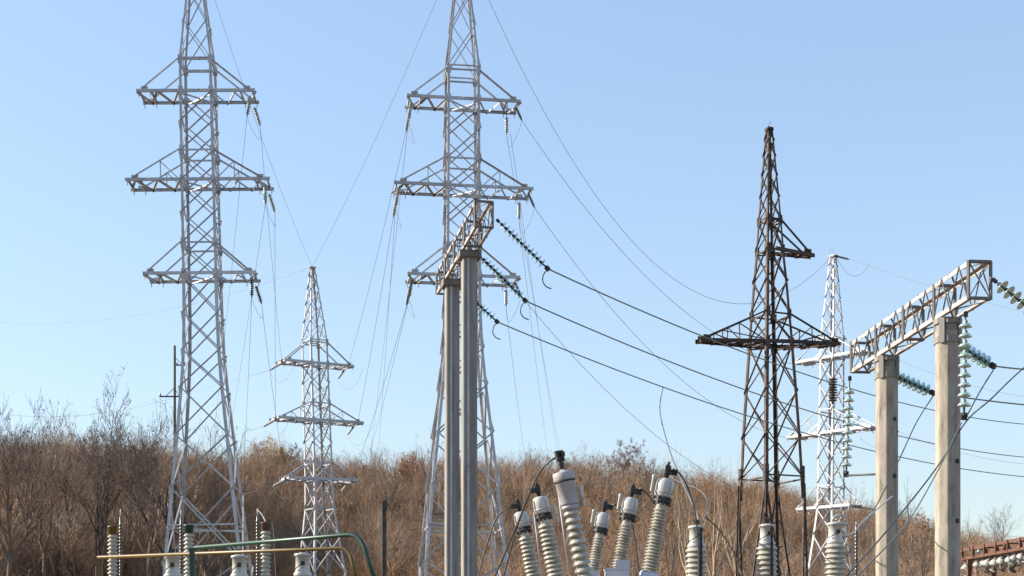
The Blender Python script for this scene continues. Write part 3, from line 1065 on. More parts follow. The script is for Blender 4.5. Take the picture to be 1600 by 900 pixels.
# --- shield wires
pk1 = world_pt(T1, 0, 0, L1[-1][0] + 0.1)
pk2 = world_pt(T2, 0, 0, L2[-1][0] + 0.1)
pk3 = world_pt(T3, 0, 0, L3[-1][0] + 0.1)
pk4 = world_pt(T4, 0, 0, L4[-1][0] + 0.1)
wire(span(pk1, pk3, 1.2), 0.014, M['wire'], 'thin shield wire from the top of the left pylon down to the small distant pylon', 'shield_wire', 'shield wires')
wire(span(pk2, pk3, 1.0), 0.014, M['wire'], 'thin shield wire from the top of the second pylon down to the small distant pylon', 'shield_wire', 'shield wires')
wire(span(pk2, pk4, 13.6, 60), 0.017, M['wire'], 'long sagging shield wire from the second pylon to the peak of the bright white pylon', 'shield_wire', 'shield wires')
wire(span(pk4 + Vector((1.4, -0.6, -0.5)), P(1800, 530, 105), 0.6), 0.017, M['wire'], 'thin shield wire from the bright white pylon running right behind the gantry', 'shield_wire', 'shield wires')
far_string(pk4, pk4 + Vector((1.4, -0.6, -0.55)), 'short dark insulator string at the peak of the bright white pylon', M['dark_ins'], 'insulator strings of the bright white pylon', 0.12)
jumper(pk4 + Vector((0.3, 0, 0)), pk4 + Vector((3.2, -1, -1.0)), 1.6, 'loose loop of wire beside the peak of the bright white pylon')
jumper(pk4 + Vector((-0.5, 0, -0.9)), pk4 + Vector((0.1, 0, 0)), -1.1, 'wire hoop standing over the peak of the bright white pylon')
for i, (a4_, ep) in enumerate(zip(A4, ((1640, 840), (1640, 728), (1640, 625)))):
    t4 = world_pt(T4, a4_['R'] - 0.2, 0, a4_['z'] - 0.05)
    o4 = t4 + Vector((1.9, -1.2, -0.55))
    far_string(t4, o4, 'insulator string at the %s right arm of the bright white pylon' % names[i], M['dark_ins'], 'insulator strings of the bright white pylon', 0.13)
    wire(onward(span(o4, P(ep[0], ep[1], 112), 0.6)), 0.016, M['wire'], 'thin wire from the %s right arm of the bright white pylon to the right edge' % names[i], group='thin line wires')
    jumper(o4, t4 + Vector((-1.0, 1.6, -0.6)), 1.2, 'jumper loop under the %s right arm of the bright white pylon' % names[i])
# dark hanging string in front of the bright white pylon
far_string(P(1302, 588, 84.2), P(1301, 632, 84.2), 'stubby black insulator string hanging from the right arm of the brown pylon', M['dark_ins'], None, 0.26)
wire([P(1302.5, 540, 84.2), P(1302, 590, 84.2)], 0.02, M['wire_dark'], 'thin dark link holding the stubby black insulator under the brown arm', 'link_rod')
# faint far wires at left
wire(span(P(-40, 500, 200), pk3 + Vector((-0.5, 0, -0.2)), 2.5), 0.012, M['wire'], 'faint wire crossing the sky from left edge to the peak of the small pylon', group='thin line wires')
wire(span(P(-40, 640, 150), P(270, 622, 140), 1.2), 0.012, M['wire'], 'faint wire from left edge to the timber pole', group='thin line wires')

# ------------------------------------------------------------------ timber pole at left
yp = 140.0
xp = (273 - 800) / F * yp
zp = ground_z(xp, yp)
sp_ = F / yp
up = empty('utility_pole', (xp, yp, zp), 'slim dark wooden pole with short crossarms just left of the left pylon', 'pole')
mb = MB()
ht = CAMZ + (HOR - 540) / sp_ - zp
mb.lathe([(0.17, -1), (0.13, ht * 0.6), (0.11, ht)], 8)
mb.build('pole', M['old_wood'], up)
for (py, xa, xb) in ((571, 276, 290), (620, 250, 283)):
    mb = MB()
    z = CAMZ + (HOR - py) / sp_ - zp
    mb.bar(((xa - 273) / sp_, -0.16, z), ((xb - 273) / sp_, -0.16, z), 0.12, 0.12)
    mb.bar(((xa - 273) / sp_ * 0.6, -0.16, z), (0, -0.16, z + 0.8), 0.05, 0.05)
    mb.bar(((xb - 273) / sp_ * 0.8, -0.16, z), (0, -0.16, z + 0.8), 0.05, 0.05)
    ca = mb.build('crossarm', M['old_wood'], up)
    ib = MB()
    for q in (xa + 1, xb - 1):
        ib.lathe([(0.03, 0.05), (0.1, 0.12), (0.1, 0.22), (0.04, 0.32)], 8, ((q - 273) / sp_, -0.16, z))
    ib.build('pin_insulator', M['porcelain_white'], ca)


# ------------------------------------------------------------------ oil circuit breakers
def shed_profile(z0, z1, n, rc0, rc1, R0, R1, bulge=False):
    """ribbed porcelain from z0 (bottom) to z1 (top)"""
    pr = []
    st = (z1 - z0) / n
    for k in range(n):
        t = k / max(1, n - 1)
        rc = rc0 + (rc1 - rc0) * t
        RR = R0 + (R1 - R0) * t
        z = z0 + st * k
        if bulge:
            pr += [(rc, z), (rc * 1.02, z + st * 0.08), (RR * 0.93, z + st * 0.10), (RR, z + st * 0.20), (RR * 1.0, z + st * 0.30), (RR * 0.94, z + st * 0.46), (rc + (RR - rc) * 0.55, z + st * 0.66), (rc + (RR - rc) * 0.2, z + st * 0.84), (rc, z + st * 0.95)]
            continue
        pr += [(rc, z), (rc * 1.02, z + st * 0.10), (RR * 0.97, z + st * 0.18), (RR, z + st * 0.26), (RR * 0.985, z + st * 0.36), (rc * 1.12, z + st * 0.70), (rc, z + st * 0.86)]
    pr.append((rc1, z1))
    return pr


def bushing(root, foot, top, big, side):
    """a bushing is a part of the breaker; its cap, clamp etc. are sub-parts"""
    foot, top = Vector(foot), Vector(top)
    ax = (top - foot)
    L = ax.length
    zx = ax.normalized()
    xx = (Vector((1, 0, 0)) - zx * zx.x).normalized()
    q = Matrix((xx, zx.cross(xx), zx)).transposed().to_euler()
    pb = MB()
    if big:
        pb.lathe(shed_profile(0.12, L - 0.62, 10, 0.080, 0.072, 0.138, 0.124, True), 28)
    else:
        pb.lathe(shed_profile(0.12, L - 0.60, 20 if side > 0 else 15, 0.085, 0.072, 0.150 if side < 0 else 0.132, 0.128 if side < 0 else 0.112, side < 0), 28)
    o = pb.build('bushing', M['porcelain'], root, foot)
    o.rotation_euler = q
    fb = MB()
    fb.lathe([(0.19, -0.25), (0.19, 0.0), (0.15, 0.02), (0.145, 0.12), (0.11, 0.13)], 24)
    fb.build('base_flange', M['light_paint'], o)
    cb = MB()
    nb = MB()
    z = L - 0.62
    if big:
        nb.lathe([(0.09, z - 0.02), (0.13, z), (0.14, z + 0.05), (0.08, z + 0.06)], 24)
        nb.build('clamp_ring', M['grey_paint'], o)
        cb.lathe([(0.10, z + 0.055), (0.142, z + 0.06), (0.146, z + 0.09), (0.150, z + 0.43), (0.158, z + 0.435), (0.162, z + 0.445), (0.162, z + 0.535), (0.150, z + 0.555), (0.06, z + 0.57), (0.03, z + 0.60)], 32)
        cb.build('oil_cap', M['grey_paint'], o)
        rg = MB()
        rg.lathe([(0.151, z + 0.405), (0.164, z + 0.412), (0.164, z + 0.43), (0.151, z + 0.434)], 32)
        rg.build('cap_seam', M['black_metal'], o)
        zt = z + 0.60
    else:
        nb.lathe([(0.078, z - 0.05), (0.082, z + 0.1), (0.082, z + 0.12)], 24)
        nb.build('neck', M['porcelain_white'], o)
        kb = MB()
        kb.lathe([(0.085, z + 0.095), (0.135, z + 0.10), (0.135, z + 0.145), (0.118, z + 0.15), (0.118, z + 0.185), (0.10, z + 0.19)], 20)
        for a in range(8):
            aa = a * math.pi / 4
            kb.box((math.cos(aa) * 0.12, math.sin(aa) * 0.12, z + 0.125), 0.035, 0.035, 0.12, aa)
        kb.build('clamp_ring', M['black_metal'], o)
        cb.lathe([(0.115, z + 0.18), (0.132, z + 0.22), (0.134, z + 0.36), (0.125, z + 0.43), (0.095, z + 0.465), (0.05, z + 0.475)], 26)
        cb.build('expansion_cap', M['porcelain_white'], o)
        bb = MB()
        bb.lathe([(0.133, z + 0.235), (0.140, z + 0.24), (0.140, z + 0.262), (0.133, z + 0.266)], 26)
        for a in (0.4, 1.9, 3.6, 5.2):
            bb.bar((math.cos(a) * 0.142, math.sin(a) * 0.142, z + 0.19), (math.cos(a) * 0.142, math.sin(a) * 0.142, z + 0.42), 0.012, 0.012)
        bb.build('cap_band', M['grey_paint'], o)
        zt = z + 0.475
    tb = MB()
    tb.lathe([(0.03, zt - 0.02), (0.03, zt + 0.06), (0.045, zt + 0.065), (0.045, zt + 0.10), (0.02, zt + 0.11)], 12)
    if big:
        tb.box((0.0, 0, zt + 0.20), 0.13, 0.05, 0.17, 0.5)
        for a in range(2):
            for c in range(3):
                tb.lathe([(0.014, -0.05), (0.014, 0.05)], 8, (0.045 - 0.09 * a, 0, zt + 0.15 + 0.05 * c), (0, 1, 0))
        tb.box((-0.05 * side, -0.03, zt + 0.22), 0.05, 0.09, 0.07)
    else:
        tb.box((0.0, 0, zt + 0.12), 0.075, 0.07, 0.15)
        tb.box((0.085 * side, 0, zt + 0.115), 0.13, 0.085, 0.085)
        for a in (-1, 1):
            for c in (-1, 1):
                tb.lathe([(0.013, -0.06), (0.013, 0.06)], 8, (0.085 * side + 0.035 * a, 0.0, zt + 0.115 + 0.025 * c), (0, 1, 0))
        tb.lathe([(0.02, 0), (0.02, 0.06)], 8, (0, 0, zt + 0.19))
    tb.build('terminal_clamp', M['black_metal'], o)
    gb = MB()
    gx = 0.18 if side < 0 else -0.19
    if side < 0:
        gb.lathe([(0.02, z + 0.12), (0.028, z + 0.14), (0.028, z + 0.30), (0.016, z + 0.31)], 10, (gx + 0.03, -0.03, 0))
        gb.lathe([(0.01, z - 0.02), (0.02, z), (0.02, z + 0.10)], 8, (gx + 0.035, -0.03, 0))
    else:
        gb.lathe([(0.016, z + 0.18), (0.026, z + 0.20), (0.026, z + 0.40), (0.03, z + 0.41), (0.03, z + 0.43), (0.014, z + 0.45)], 10, (gx, -0.03, 0.05))
    gb.bar((gx * 0.6, -0.02, z + 0.2), (gx, -0.03, z + 0.2), 0.015, 0.015)
    gb.build('oil_gauge', M['porcelain_white'], o)
    return o, zt


BR = []
for (cx, Yb, big, lab, dz) in ((1.54, 22.0, True, 'nearest oil circuit breaker, its left bushing capped by a tall grey cylinder', 0.0),
                               (1.22, 24.5, False, 'middle oil circuit breaker of three, two leaning ribbed bushings with white caps', 0.0),
                               (0.91, 26.9, False, 'farthest oil circuit breaker, shortest looking pair of leaning bushings in the row', 0.0)):
    root = empty('oil_circuit_breaker', (cx, Yb, 0), lab, 'circuit breaker', R(6), 'oil circuit breakers')
    tb = MB()
    tb.lathe([(0.3, 0.62), (0.62, 0.68), (0.66, 0.8), (0.66, 2.55), (0.72, 2.56), (0.72, 2.66), (0.64, 2.67), (0.55, 2.80), (0.2, 2.86)], 36)
    tb.build('tank', M['light_paint'], root)
    lb = MB()
    for s in (-1, 1):
        lb.bar((-0.6, s * 0.45, 0.58), (0.6, s * 0.45, 0.58), 0.12, 0.14)
        for t in (-1, 1):
            lb.bar((t * 0.55, s * 0.45, -0.05), (t * 0.55, s * 0.45, 0.52), 0.1, 0.1, u=(1, 0, 0))
    lb.build('support_frame', M['galv'], root)
    hb = MB()
    hb.box((0.02, -0.05, 2.97), 0.32, 0.32, 0.32)
    hb.box((0.10, -0.10, 3.19), 0.18, 0.18, 0.16)
    hb.box((0.02, -0.05, 3.135), 0.35, 0.35, 0.02)
    hb.build('drive_housing', M['light_paint'], root)
    for s in (-1, 1):
        h = 4.65 if not (big and s < 0) else 4.64
        fx, tx = (0.50 * s, 0.80 * s) if s > 0 else (0.45 * s, 0.80 * s)
        o, zt = bushing(root, (fx - (tx - fx) * 0.08, 0, 2.86) if s < 0 else (fx, 0, 2.97), (tx, 0, h), big and s < 0, s)
    BR.append(root)

# cables at the breakers
def bpt(i, x, y, z):
    return world_pt(BR[i], x, y, z)


wire(smooth_path([P(872, 713, 22.0), P(858, 722, 22.0), P(842, 740, 22.2), P(826, 774, 22.6), P(810, 815, 23), P(780, 885, 24), P(768, 912, 24.3)]), 0.016, M['wire_dark'], 'black cable arching from the grey-capped bushing down to the lower left', 'cable')
wire(smooth_path([P(801, 792, 26.8), P(790, 796, 26.8), P(773, 815, 26.9), P(753, 878, 27), P(747, 905, 27)]), 0.015, M['wire_dark'], 'black cable curving left from the farthest left-leaning bushing', 'cable')
wire(smooth_path([P(838, 765, 24.4), P(829, 768, 24.4), P(822, 785, 24.6), P(806, 830, 25), P(786, 905, 25.4)]), 0.015, M['wire_dark'], 'black cable bending down from the middle left-leaning bushing', 'cable')
wire(smooth_path([P(1050, 733, 22.0), P(1062, 740, 22.1), P(1076, 765, 22.6), P(1086, 800, 22.8), P(1091, 850, 22.9), P(1092, 905, 22.9)]), 0.013, M['wire_dark'], 'black cable from the nearest right-leaning bushing down past the first ribbed column', 'cable')
wire(smooth_path([P(1000, 763, 24.5), P(1010, 770, 24.6), P(1022, 786, 24.9), P(1032, 805, 25.2)]), 0.015, M['wire_dark'], 'short black cable behind the nearest right-leaning bushing', 'cable')
wire(smooth_path([P(958, 788, 26.8), P(968, 792, 26.9), P(978, 802, 27.1), P(990, 830, 27.4), P(1000, 905, 27.6)]), 0.015, M['wire_dark'], 'short black cable from farthest right-leaning bushing passing behind the middle one', 'cable')
wire(smooth_path([P(1046, 745, 27), P(1066, 755, 26), P(1088, 763, 25.2), P(1102, 775, 24.8), P(1104, 792, 23.6), P(1096, 826, 23.3)]), 0.009, M['wire'], 'pale bent wire looping into the top of the first ribbed column', 'cable')
wire(smooth_path([P(1100, 805, 30), P(1125, 830, 30), P(1150, 870, 30), P(1162, 905, 30)]), 0.016, M['wire_dark'], 'dark cable sloping down between the first and second ribbed columns', 'cable')
wire([P(873, 775, 21.9), P(890, 905, 21.9)], 0.011, M['galv'], 'thin pale rod slanting beside the grey-capped bushing', 'earth_rod')
wire([P(834, 800, 24), P(847, 905, 24)], 0.011, M['galv'], 'thin pale rod slanting between the two left-leaning white-capped bushings', 'earth_rod')


# ------------------------------------------------------------------ ribbed instrument transformers
def instrument_transformer(x, Y, py_top, label, group, strip, ring=False, dia=0.36):
    z = CAMZ + (HOR - py_top) / F * Y
    root = empty('instrument_transformer', (x, Y, 0), label, 'transformer', group=group)
    Rr = dia / 2
    pb = MB()
    zb = 1.15
    zc = z - 0.36
    pb.lathe(shed_profile(zb, zc, int((zc - zb) / 0.082), Rr * 0.80, Rr * 0.74, Rr * 1.06, Rr * 0.98), 30)
    pb.build('ribbed_column', M['porcelain'], root)
    cb = MB()
    cb.lathe([(Rr * 0.74, zc - 0.01), (Rr * 0.80, zc + 0.03), (Rr * 0.62, zc + 0.08), (Rr * 0.60, zc + 0.30), (Rr * 0.72, zc + 0.305), (Rr * 0.72, zc + 0.335), (Rr * 0.5, zc + 0.345), (Rr * 0.1, zc + 0.36)], 28)
    cb.build('head', M['porcelain_white'], root)
    kb = MB()
    for a in range(8):
        aa = a * math.pi / 4 + 0.2
        kb.lathe([(0.012, 0), (0.012, 0.05)], 6, (math.cos(aa) * Rr * 0.66, math.sin(aa) * Rr * 0.66, zc + 0.29))
    kb.build('bolt', M['galv'], root)
    tb = MB()
    if ring:
        tb.tube([(math.cos(a * math.pi / 8) * 0.11 + 0.06, 0, zc + 0.36 + math.sin(a * math.pi / 8) * 0.11) for a in range(9)], 0.013, 6)
        tb.tube([(0.06, -0.03, zc + 0.33), (0.2, -0.08, zc + 0.30)], 0.02, 6)
    else:
        tb.lathe([(0.025, zc + 0.35), (0.025, zc + 0.42)], 8)
        tb.box((0.0, -0.02, zc + 0.40), 0.07, 0.04, 0.07)
    tb.build('terminal', M['galv'] if ring else M['black_metal'], root)
    qb = MB()
    qb.box((0.02, -Rr * 0.62 - 0.015, zc + 0.19), 0.055, 0.04, 0.06)
    qb.tube([(0.02, -Rr * 0.62 - 0.03, zc + 0.2), (-0.03, -Rr * 0.62 - 0.05, zc + 0.15), (-0.12, -Rr * 0.4, zc + 0.09)], 0.009, 5)
    qb.build('side_clamp', M['black_metal'], root)
    if strip:
        sb = MB()
        sb.box((0.045, -Rr * 1.06 - 0.016, (zb + zc + 0.3) / 2), 0.042, 0.024, zc + 0.3 - zb)
        for k in range(12):
            sb.box((0.045, -Rr * 1.06 - 0.03, zc + 0.25 - k * 0.12), 0.055, 0.012, 0.03)
        sb.build('cable_strip', M['black_metal'], root)
    bb = MB()
    bb.lathe([(0.30, 0.95), (0.30, 1.0), (Rr * 0.95, 1.02), (Rr * 0.95, 1.16)], 24)
    bb.build('base_flange', M['light_paint'], root)
    sb = MB()
    sb.box((0, 0, 0.4), 0.42, 0.42, 1.1)
    sb.build('plinth', M['concrete'], root)
    return root


for (px, Y, py, lab, st, rg) in ((1088, 23.25, 820, 'ribbed cream column with dark cable strip right beside the leaning bushings', True, False),
                                 (1198, 24.3, 818, 'ribbed cream column with dark strip, in front of the brown pylon', True, False),
                                 (1305, 24.0, 815, 'ribbed cream column with a wire hoop on its cap, before the bright white pylon', False, True)):
    instrument_transformer((px - 800) / F * Y, Y, py, lab, 'ribbed columns right of the breakers', st, rg)
for (px, Y, py, lab) in ((270, 22.6, 866, 'ribbed column with white cap under the yellow pipe at the left pylon left foot'),
                         (374, 22.4, 866, 'ribbed column with white cap under the yellow pipe at the left pylon right foot'),
                         (473, 22.2, 863, 'ribbed column with white cap under the yellow pipe before the small pylon')):
    instrument_transformer((px - 800) / F * Y, Y, py, lab, 'ribbed columns at lower left', False, False, 0.35)
wire(smooth_path([P(1310, 838, 23.9), P(1330, 835, 24.2), P(1346, 818, 24.6), P(1371, 795, 25.5), P(1395, 775, 27)]), 0.013, M['galv'], 'pale wire rising right from the head of the hooped ribbed column', 'cable')


# ------------------------------------------------------------------ post insulators with painted heads, dark ribbed poles
def post_insulator(px, Y, py, label, headm, horn):
    x = (px - 800) / F * Y
    z = CAMZ + (HOR - py) / F * Y
    root = empty('post_insulator', (x, Y, 0), label, 'insulator', group='post insulators with painted heads')
    pb = MB()
    zc = z - 0.2
    zb = 2.0
    pb.lathe(shed_profile(zb, zc, int((zc - zb) / 0.085), 0.075, 0.07, 0.118, 0.112), 22)
    pb.build('ribbed_stack', M['porcelain'], root)
    hb = MB()
    hb.lathe([(0.075, zc - 0.01), (0.095, zc), (0.095, zc + 0.13), (0.11, zc + 0.14), (0.11, zc + 0.17), (0.05, zc + 0.175)], 18)
    if horn:
        hb.box((-0.09, 0, zc + 0.19), 0.05, 0.08, 0.1)
        hb.box((0.09, 0, zc + 0.19), 0.05, 0.08, 0.09)
    hb.build('painted_head', headm, root)
    sb = MB()
    sb.lathe([(0.12, -0.3), (0.12, 1.9), (0.17, 1.91), (0.17, 1.98), (0.09, 2.0)], 16)
    sb.build('steel_stand', M['galv'], root)
    return root


post_insulator(176, 31.5, 820, 'grey ribbed post insulator with yellow painted head, farthest left', M['yellow_paint'], True)
post_insulator(295, 31.2, 818, 'grey ribbed post insulator with green painted head inside the left pylon foot', M['green_paint'], False)
post_insulator(415, 31.0, 814, 'grey ribbed post insulator with brown head crossed by the green pipe', M['brown_metal'], True)


def ribbed_pole(px, Y, py, label, r=0.038, rod=0.14, group='dark ribbed poles'):
    x = (px - 800) / F * Y
    z = CAMZ + (HOR - py) / F * Y
    root = empty('ribbed_pole', (x, Y, 0), label, 'pole', group=group)
    pb = MB()
    n = int((z - 0.2) / 0.075)
    pr = [(r * 0.8, -0.3)]
    for k in range(n):
        zz = 0.1 + k * 0.075
        pr += [(r * 0.72, zz), (r * 1.05, zz + 0.02), (r * 1.05, zz + 0.035), (r * 0.72, zz + 0.055)]
    pr += [(r * 0.8, z - 0.06), (r * 0.4, z - 0.03)]
    pb.lathe(pr, 10)
    pb.build('shaft', M['dark_ins'], root)
    tb = MB()
    tb.lathe([(r * 0.42, z - 0.05), (r * 0.36, z + rod)], 8)
    tb.build('tip', M['galv'], root)


ribbed_pole(188.5, 33.0, 805, 'thin dark ribbed pole beside the yellow-headed insulator')
ribbed_pole(283, 33.0, 806, 'thin dark ribbed pole beside the green-headed insulator')
ribbed_pole(402.5, 33.0, 804, 'thin dark ribbed pole beside the brown-headed insulator')
ribbed_pole(1338, 30.0, 818, 'thin dark ribbed pole right of the hooped ribbed column', 0.034, 0.04)
wire(smooth_path([P(403, 797, 33), P(409, 804, 32.5), P(415, 815, 31.1)]), 0.009, M['galv'], 'pale wire from a dark pole tip to the brown-headed insulator', 'cable')
wire(smooth_path([P(421, 816, 31), P(426, 822, 31), P(428, 850, 31), P(431, 905, 31)]), 0.009, M['galv'], 'pale wire hanging from the brown insulator head', 'cable')
x6, y6 = (600.5 - 800) / F * 42, 42.0
z6 = CAMZ + (HOR - 784) / F * 42
ro = empty('steel_post', (x6, y6, 0), 'narrow dark steel post standing alone between the green pipe and second pylon', 'post')
mb = MB()
mb.channel((0, 0, -0.3), (0, 0, z6), 0.11, 0.06, u=(1, 0, 0), t=0.012)
mb.build('shaft', M['brown_steel'], ro)
mb = MB()
mb.box((0.02, -0.02, z6 - 0.1), 0.12, 0.09, 0.24)
mb.tube([(0.03, 0, z6), (0.03, 0, z6 + 0.22)], 0.012, 6)
mb.build('head', M['black_metal'], ro)
mb = MB()
mb.box((-0.058, -0.03, z6 / 2 - 0.1), 0.012, 0.05, z6)
mb.build('pale_edge_strip', M['galv'], ro)


# ------------------------------------------------------------------ painted busbar pipes
def pipe(name, pts, r, m, label, supports):
    root = empty(name, (supports[0][0], supports[0][1], 0), label, 'pipe', group='painted pipes at lower left')
    off = Vector((supports[0][0], supports[0][1], 0))
    mb = MB()
    mb.tube([p - off for p in pts], r, 14)
    mb.build('tube', m, root)
    return root, off


def rounded(pts, rad=0.14, n=6):
    pts = [Vector(p) for p in pts]
    out = [pts[0]]
    for i in range(1, len(pts) - 1):
        a, b, c = pts[i - 1], pts[i], pts[i + 1]
        p = b + (a - b).normalized() * rad
        q = b + (c - b).normalized() * rad
        for k in range(n + 1):
            t = k / n
            out.append(p * (1 - t) ** 2 + b * 2 * t * (1 - t) + q * t * t)
    out.append(pts[-1])
    return out


YG, YG2 = 20.2, 19.0
g0, g1, g2 = P(304, 856, YG), P(562, 834, YG2), P(590, 918, YG2 - 0.2)
pipe('green_busbar_pipe', rounded([g0, g1, g2], 0.2), 0.028, M['green_paint'], 'dark green painted pipe sloping above the yellow one and bent down at right', [(g0.x, g0.y)])
y0_, y1_, y2_ = P(153, 871, YG + 1.2), P(545, 856, YG2 + 1.0), P(560, 918, YG2 + 0.9)
pipe('yellow_busbar_pipe', rounded([y0_, y1_, y2_], 0.16), 0.026, M['yellow_paint'], 'ochre yellow painted pipe running level across the lower left, bent down at right', [(y0_.x, y0_.y)])
for (px, pyt, Y, w, m, lab, lean) in ((300, 858, YG, 0.066, M['green_paint'], 'green flat upright post at the left end of the green pipe', 0.03),
                                      (156, 874, YG + 1.2, 0.072, M['yellow_paint'], 'yellow flat upright post at the left end of the yellow pipe', 0.02)):
    t = P(px, pyt, Y)
    ro = empty('busbar_post', (t.x, t.y, 0), lab, 'post', group='painted busbar posts')
    mb = MB()
    mb.bar((lean * 3, 0, 0), (0, 0, t.z - 0.01), 0.05, w, u=(1, 0, 0))
    mb.build('upright', m, ro)
    mb = MB()
    mb.box((0, 0, t.z), w * 1.15, 0.065, 0.03)
    mb.build('end_plate', m, ro)

# ------------------------------------------------------------------ rusty rack with insulators, lower right
YR = 26.0
ra, rb = P(1504, 857, YR + 3.0), P(1680, 829, YR - 1.5)
axr = (rb - ra)
axr.z = 0
LR = axr.length
ang = math.atan2(axr.y, axr.x)
rk = empty('rusty_lattice_rack', (ra.x, ra.y, 0), 'rust-red lattice rack at the lower right corner', 'rack', ang)
zt0, zt1 = ra.z, ra.z + 0.0
hR = 0.24
dR = 0.5
mb = MB()
for y in (0, dR):
    mb.angle((0, y, ra.z), (LR, y, ra.z), 0.06, u=(0, 0, -1))
    mb.angle((0, y, ra.z - hR), (LR, y, ra.z - hR), 0.06, u=(0, 0, 1))
mb.build('chord', M['rust'], rk)
n = 9
for k in range(n + 1):
    x = LR * k / n
    mb = MB()
    for y in (0, dR):
        mb.bar((x, y, ra.z), (x, y, ra.z - hR), 0.045, 0.03, u=(1, 0, 0))
    mb.bar((x, 0, ra.z - 0.02), (x, dR, ra.z - 0.02), 0.04, 0.03)
    mb.bar((x, 0, ra.z - hR + 0.02), (x, dR, ra.z - hR + 0.02), 0.04, 0.03)
    if k < n and k % 2:
        mb.bar((x, dR + 0.02, ra.z), (x + LR / n, dR + 0.02, ra.z - hR), 0.025, 0.02)
    mb.build('cross_frame', M['rust'], rk)
mb = MB()
for x in (0.3, LR - 0.3):
    for y in (0, dR):
        mb.bar((x, y, -0.2), (x, y, ra.z - hR), 0.08, 0.08, u=(1, 0, 0))
mb.build('support', M['rust'], rk)
wm = Matrix.LocRotScale(rk.location, rk.rotation_euler, None)
first = None
for row in range(2):
    for k in range(16):
        loc = wm @ Vector((0.05 + (k + 0.5 * row) * LR / 16.5, 0.05 + 0.4 * row, ra.z - hR - 0.03))
        if first is None:
            first = empty('disc_insulator', loc, 'pale grey bell insulator hanging in the double row under the rusty rack', 'insulator', ang, 'grey bell insulators under the rusty rack')
            mb = MB()
            mb.lathe([(0.03, -0.05), (0.055, -0.055), (0.07, -0.075), (0.098, -0.11), (0.105, -0.15), (0.09, -0.145), (0.05, -0.13), (0.02, -0.14)], 16)
            mb.build('porcelain_bell', M['bell_glaze'], first)
            mb = MB()
            mb.lathe([(0.015, 0.02), (0.032, 0.0), (0.04, -0.03), (0.038, -0.056)], 10)
            mb.tube([(0, 0, -0.05), (0, 0, -0.30)], 0.016, 6)
            mb.tube([(-0.085, 0, -0.27), (0.085, 0, -0.27)], 0.022, 6)
            mb.build('iron_cap', M['gantry_dark'], first)
        else:
            dup(first, loc, (0.25 * math.sin(k * 3.1 + row), 0.55 + 0.18 * math.sin(k * 2.3 + row), ang + 0.4 * math.sin(k * 1.7)), 0.92 + 0.12 * math.sin(k * 5.3))
for k, f in enumerate((0.045, 0.30)):
    o = MB()
    o.lathe([(0.03, 0), (0.045, 0.03), (0.03, 0.07), (0.045, 0.10), (0.03, 0.14), (0.04, 0.17), (0.02, 0.2)], 12)
    ob = o.build('bell_insulator', M['porcelain_white'] if k == 0 else M['brown_metal'], None, wm @ Vector((LR * f, 0.25, ra.z - hR + 0.07)))
    tag(ob, ['small white ribbed insulator standing inside the rusty rack', 'small brown ribbed insulator standing inside the rusty rack'][k], 'insulator')


# ------------------------------------------------------------------ bare trees and brush
def grow(mb, p, d, L, r, depth, rng, tips, spread, upw, nseg=3, sides=4, minr=0.008, kids=(2, 3)):
    pts, rs = [Vector(p)], [r]
    q = Vector(p)
    dd = Vector(d)
    for k in range(nseg):
        dd = (dd + Vector((rng.gauss(0, 0.10), rng.gauss(0, 0.10), rng.gauss(0.02 + upw, 0.06)))).normalized()
        q = q + dd * (L / nseg)
        pts.append(q.copy())
        rs.append(max(minr * 0.7, r * (1 - 0.45 * (k + 1) / nseg)))
    mb.tube(pts, rs, sides if depth > 1 else 3, cap=False, smooth=False)
    if depth == 0:
        tips.append((q, dd))
        return
    nk = rng.randint(*kids)
    for k in range(nk + (1 if depth >= 3 else 0)):
        at = rng.choice(range(1, len(pts))) if k else len(pts) - 1
        base = pts[at]
        ax = dd.orthogonal().normalized()
        ax.rotate(Matrix.Rotation(rng.uniform(0, 6.283), 3, dd))
        a = rng.uniform(*spread) * (0.5 if k == 0 else 1)
        nd = dd.copy()
        nd.rotate(Matrix.Rotation(a, 3, ax))
        nd = (nd + Vector((0, 0, upw))).normalized()
        grow(mb, base, nd, L * rng.uniform(0.62, 0.86), max(minr, rs[at] * rng.uniform(0.6, 0.8)), depth - 1, rng, tips, spread, upw, nseg, sides, minr, kids)


